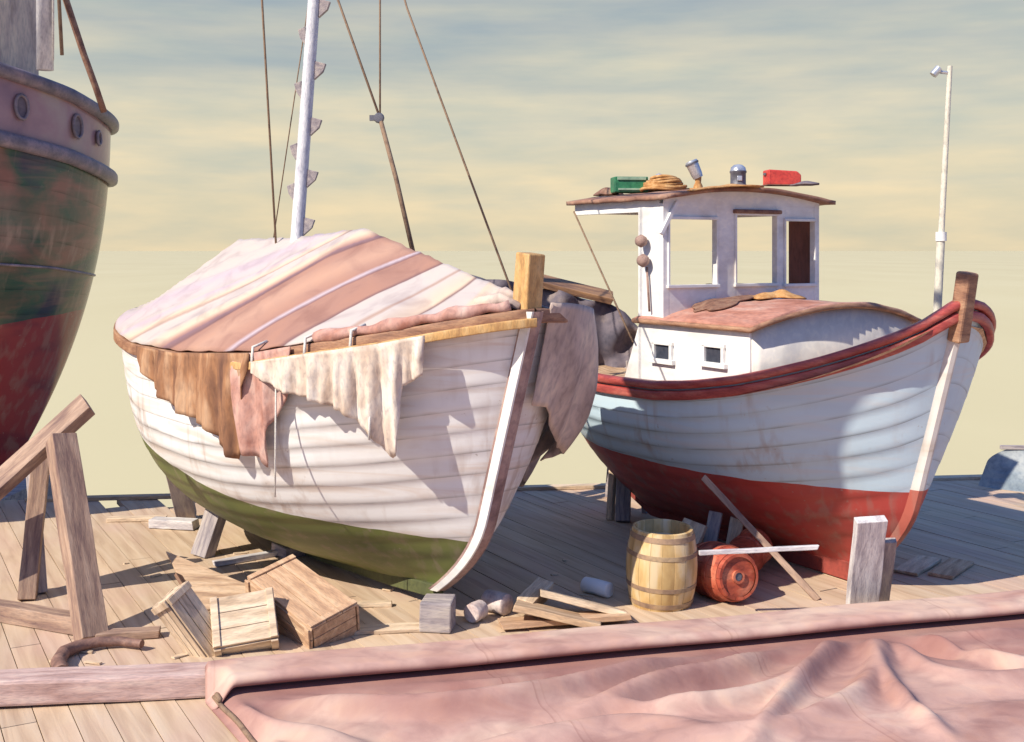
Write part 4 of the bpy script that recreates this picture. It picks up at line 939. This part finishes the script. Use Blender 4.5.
for i in range(NU+1):
    s_ = SL*i/NU; row = []
    lip = .20+.006*sin(s_*3)
    for j in range(NW+1):
        k = j/NW
        # path: behind the timber, over its top, down its face, then out over the dock
        d = -.16+.02*sin(s_*3) if j == 0 else pl(k, [(0, -.14), (.06, -.13), (.08, -.12), (.16, .20), (.175, .245), (.19, .24), (.235, .12), (.27, .26), (1, 3.6)])
        base = pl(k, [(0, .02), (.06, .17), (.08, lip), (.16, lip+.005), (.175, lip-.02), (.19, lip-.05), (.235, .105), (.27, .08), (.40, .09), (1, .08)])
        if k > .95: base = lerp(base, .01, (k-.95)/.05)
        fe = sm(i/10)                                    # left edge drops to the planks
        ex = 0
        if i < 40: ex = .0
        pos = S0+sdir*s_+sn*d
        # left edge runs diagonally towards the viewer (to the right)
        if d > .1: pos += sdir*((1-i/NU)**1.0)*(.30*(d-.1))
        h_ = sail_h(pos.x, pos.y, d)*(sm((d-.27)/.35) if k > .25 else 0)
        z_ = base+h_*1.05
        if i < 8 and d > .05: z_ = lerp(.012, z_, sm(i/8))
        elif i == 0: z_ -= .03
        row.append((pos.x, pos.y, max(z_, .010)))
    rows.append(row)
msail, t, b = newmat('pink_sailcloth')
tc = N(t, 'ShaderNodeTexCoord'); c, h = mottle(t, tc.outputs['Object'], (.38, .20, .165), (.53, .325, .27), (.63, .45, .36), 1.1, (1, 1.3, 1), 6, .8)
c2, h2 = mottle(t, tc.outputs['Object'], (.82, .80, .82), (1, 1, 1), (1.08, 1.06, 1.0), 5, (1, 1.5, 1), 8, .5)
c = mixc(t, 1, c, c2, 'MULTIPLY')
us = N(t, 'ShaderNodeSeparateXYZ'); t.links.new(tc.outputs['UV'], us.inputs[0])
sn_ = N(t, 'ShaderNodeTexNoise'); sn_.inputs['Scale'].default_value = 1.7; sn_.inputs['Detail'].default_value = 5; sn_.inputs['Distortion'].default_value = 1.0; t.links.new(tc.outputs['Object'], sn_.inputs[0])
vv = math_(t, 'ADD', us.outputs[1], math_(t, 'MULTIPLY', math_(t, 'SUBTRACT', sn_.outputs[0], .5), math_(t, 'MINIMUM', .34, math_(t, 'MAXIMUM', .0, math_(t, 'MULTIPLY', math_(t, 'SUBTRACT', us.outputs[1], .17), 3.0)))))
lip_shade = ramp(t, [(.165, (0, 0, 0)), (.19, (1, 1, 1)), (.30, (.85, .85, .85)), (.48, (.12, .12, .12)), (.62, (0, 0, 0))], vv)
c = mixc(t, math_(t, 'MULTIPLY', lip_shade.outputs[0], .82), c, (.27, .115, .10))  # weathered red-brown tone; its band below the lip also paints in the lip's shade
sf = math_(t, 'FRACT', math_(t, 'MULTIPLY', us.outputs[0], 4.0)); sr = ramp(t, [(0, (.8, .74, .74)), (.006, (.8, .74, .74)), (.009, (1, 1, 1)), (.03, (1, 1, 1)), (.032, (.82, .76, .76)), (.036, (1, 1, 1))], sf)
c = mixc(t, .8, c, sr.outputs[0], 'MULTIPLY')
wv = N(t, 'ShaderNodeTexNoise'); wv.inputs['Scale'].default_value = 240; t.links.new(tc.outputs['Object'], wv.inputs[0])
t.links.new(c, b.inputs['Base Color']); b.inputs['Roughness'].default_value = .9
b1 = bump(t, b, h2, .35, .02); bump(t, b, wv.outputs[0], .15, .003, b1)
mb = MB(); mb.grid(rows, uvf=lambda i, j: (i/NU, j/NW)); edge = [Vector(r_[0])+Vector((0, 0, .012)) for r_ in rows[0:1]]; eL = [Vector(rows[3][j])+Vector((-.01, 0, .012)) for j in range(26, NW+1)]
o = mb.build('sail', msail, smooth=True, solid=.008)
mb = MB(); mb.tube(eL, .016, 8); mb.build('bolt_rope', 'rope', o, smooth=True)
tag(o, 'large pink sail spread over a timber and the dock in front', 'sail')

# ================================================================ behind: planks and dark tarpaulin between the boats
for x_, lb in ((-.30, 'trestle hidden behind the covered boat under the dark pile'), (1.30, 'trestle behind the red boat stern under the dark pile')):
    g = thing('trestle', lb, 'trestle', (x_, 13.1, 0), (0, 0, .05), 'trestles under the dark pile')
    mb = MB(); mb.box((0, 0, 1.62), (.10, .9, .10)); mb.build('top_rail', 'wood_grey', g, bevel=.006)
    for sx in (-1, 1):
        for sy in (-1, 1):
            mb = MB(); mb.tube([(sx*.15, sy*.42, 0), (sx*.03, sy*.36, 1.6)], .04, 4); mb.build('leg', 'wood_grey', g)
board('piled_board', 'topmost dull brown board of the pile behind the bow tarpaulin', 'board', P(538, 280, 13.0), P(612, 298, 13.0), .34, .07, 'wood_brown', .25, 'boards on the dark pile')
board('piled_board', 'lower grey board of the pile behind the bow tarpaulin', 'board', P(530, 292, 13.15), P(600, 308, 13.15), .36, .08, 'wood_grey', .1, 'boards on the dark pile')
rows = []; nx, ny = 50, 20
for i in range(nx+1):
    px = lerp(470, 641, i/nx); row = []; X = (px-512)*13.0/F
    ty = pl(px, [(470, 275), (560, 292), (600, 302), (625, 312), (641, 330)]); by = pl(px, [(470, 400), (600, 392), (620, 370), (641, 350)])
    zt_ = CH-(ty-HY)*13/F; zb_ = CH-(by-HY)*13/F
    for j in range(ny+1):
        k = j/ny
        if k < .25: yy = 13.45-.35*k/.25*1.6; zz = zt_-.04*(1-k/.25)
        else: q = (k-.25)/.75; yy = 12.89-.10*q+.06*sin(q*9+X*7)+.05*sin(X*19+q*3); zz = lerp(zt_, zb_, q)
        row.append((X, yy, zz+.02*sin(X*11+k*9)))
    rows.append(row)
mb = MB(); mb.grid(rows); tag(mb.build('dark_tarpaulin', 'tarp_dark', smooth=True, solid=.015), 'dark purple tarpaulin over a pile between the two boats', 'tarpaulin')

# upturned dinghy on the far right
H4 = Hull(L=3.2, B=.62, tb=.5, pb=2, qb=(1.1, .7), ts=.7, ps=2, qs=(.9, .6), rake=.2, fore=.2, stern_off=.1, lap=6, sec=[(0, 1.6), (.5, 3.2), (1, 2.6)], sheer=lambda t: .48+.08*(1-2*t)**2, keel=lambda t: .0)
g = thing('upturned_dinghy', 'blue grey upturned dinghy at the far right dock edge', 'dinghy', (7.30, 14.05, .46), (pi, 0, radians(176)))
H4.shell('hull', 'dinghy', g)
mb = MB(); mb.box((0, 0, -.015), (2.6, .05, .05)); mb.build('keel', 'wood_grey', g, bevel=.008)

# ================================================================ added unseen sheet, its outline shaped to throw shade on the work boat

poly_px = [(622, 384), (665, 392), (700, 395), (760, 390), (820, 374), (880, 350), (958, 318), (950, 345), (905, 368), (868, 395), (850, 425), (843, 455), (848, 500), (842, 545), (830, 590), (800, 578), (772, 545), (745, 505), (712, 470), (690, 440), (672, 430), (640, 408)]
cand = []
for i in range(140):
    for j in range(90):
        w = H2.M @ H2.pt(.002+.93*i/139, .02+.975*j/89, -1); cand.append((proj(w), w))
hit = []
for q_ in poly_px:
    x, y = q_[:2]
    if len(q_) > 2: hit.append(G(x, y)); continue
    hit.append(min(cand, key=lambda c_: (c_[0][0]-x)**2+(c_[0][1]-y)**2)[1])
B0, B1 = Vector((-4.85, 11.9, 0)), Vector((-1.0, 4.9, 0)); bd = (B1-B0).normalized(); bn = Vector((bd.y, -bd.x, 0))
pts_ = []
for w in hit:
    w = w+Vector((0, 0, .09 if len(pts_) < 7 else 0)); k = (B0-w).dot(bn)/SUN.dot(bn); pts_.append(w+SUN*k)
mb = MB(); mb.v = [tuple(p) for p in pts_]; mb.face(list(range(len(pts_))))
o = mb.build('shade_sheet', 'rag_cream', solid=.012); tag(o, 'unseen cream sheet added above the frame to shade the work boat hull', 'sail')
top = max(p.z for p in pts_)+.25
0 and print('SAIL', [(round(p.x, 2), round(p.y, 2), round(p.z, 2)) for p in pts_])
e0 = Vector((B0.x, B0.y, top)); e1 = Vector((B1.x, B1.y, top))+bd*.3
mb = MB(); mb.tube([e0, e1], .05, 10); mb.build('shade_sheet_boom', 'mast', r3, smooth=True, world=True)  # boom, upper mast and lines added only to carry the unseen shade sheet
mb = MB(); mb.tube([(B0.x, B0.y, 8), (B0.x, B0.y, top+2.2)], .085, 12); mb.build('shade_sheet_mast', 'mast', r3, smooth=True, world=True)
line('shade_sheet_lift', r3, [e1, Vector((B0.x, B0.y, top+2.1))], .01)
for k in (0, 3, 6):
    p = pts_[k]; line('shade_sheet_lashing', r3, [p, Vector((p.x, p.y, top))], .008)

# wood chips scattered on the planks
chip = None; rnd = random.Random(5)
for k in range(18):
    px, py = rnd.choice([(rnd.uniform(110, 420), rnd.uniform(548, 650)), (rnd.uniform(480, 700), rnd.uniform(560, 610)), (rnd.uniform(20, 230), rnd.uniform(648, 672))])
    q = G(px, py)
    if chip is None:
        mb = MB(); mb.box((0, 0, 0), (.09, .028, .012), jit=.004); chip = mb.build('wood_chip', 'wood_pale'); o = chip
        tag(o, 'small pale wood chip lying loose on the dock planks', 'wood chip', 'wood chips on the dock')
    else:
        o = chip.copy(); COL.objects.link(o)
    sc_ = rnd.uniform(.5, 1.5); o.scale = (sc_, rnd.uniform(.6, 1.6), 1); o.location = (q.x, q.y, .008); o.rotation_euler = (0, 0, rnd.uniform(0, 3.1))
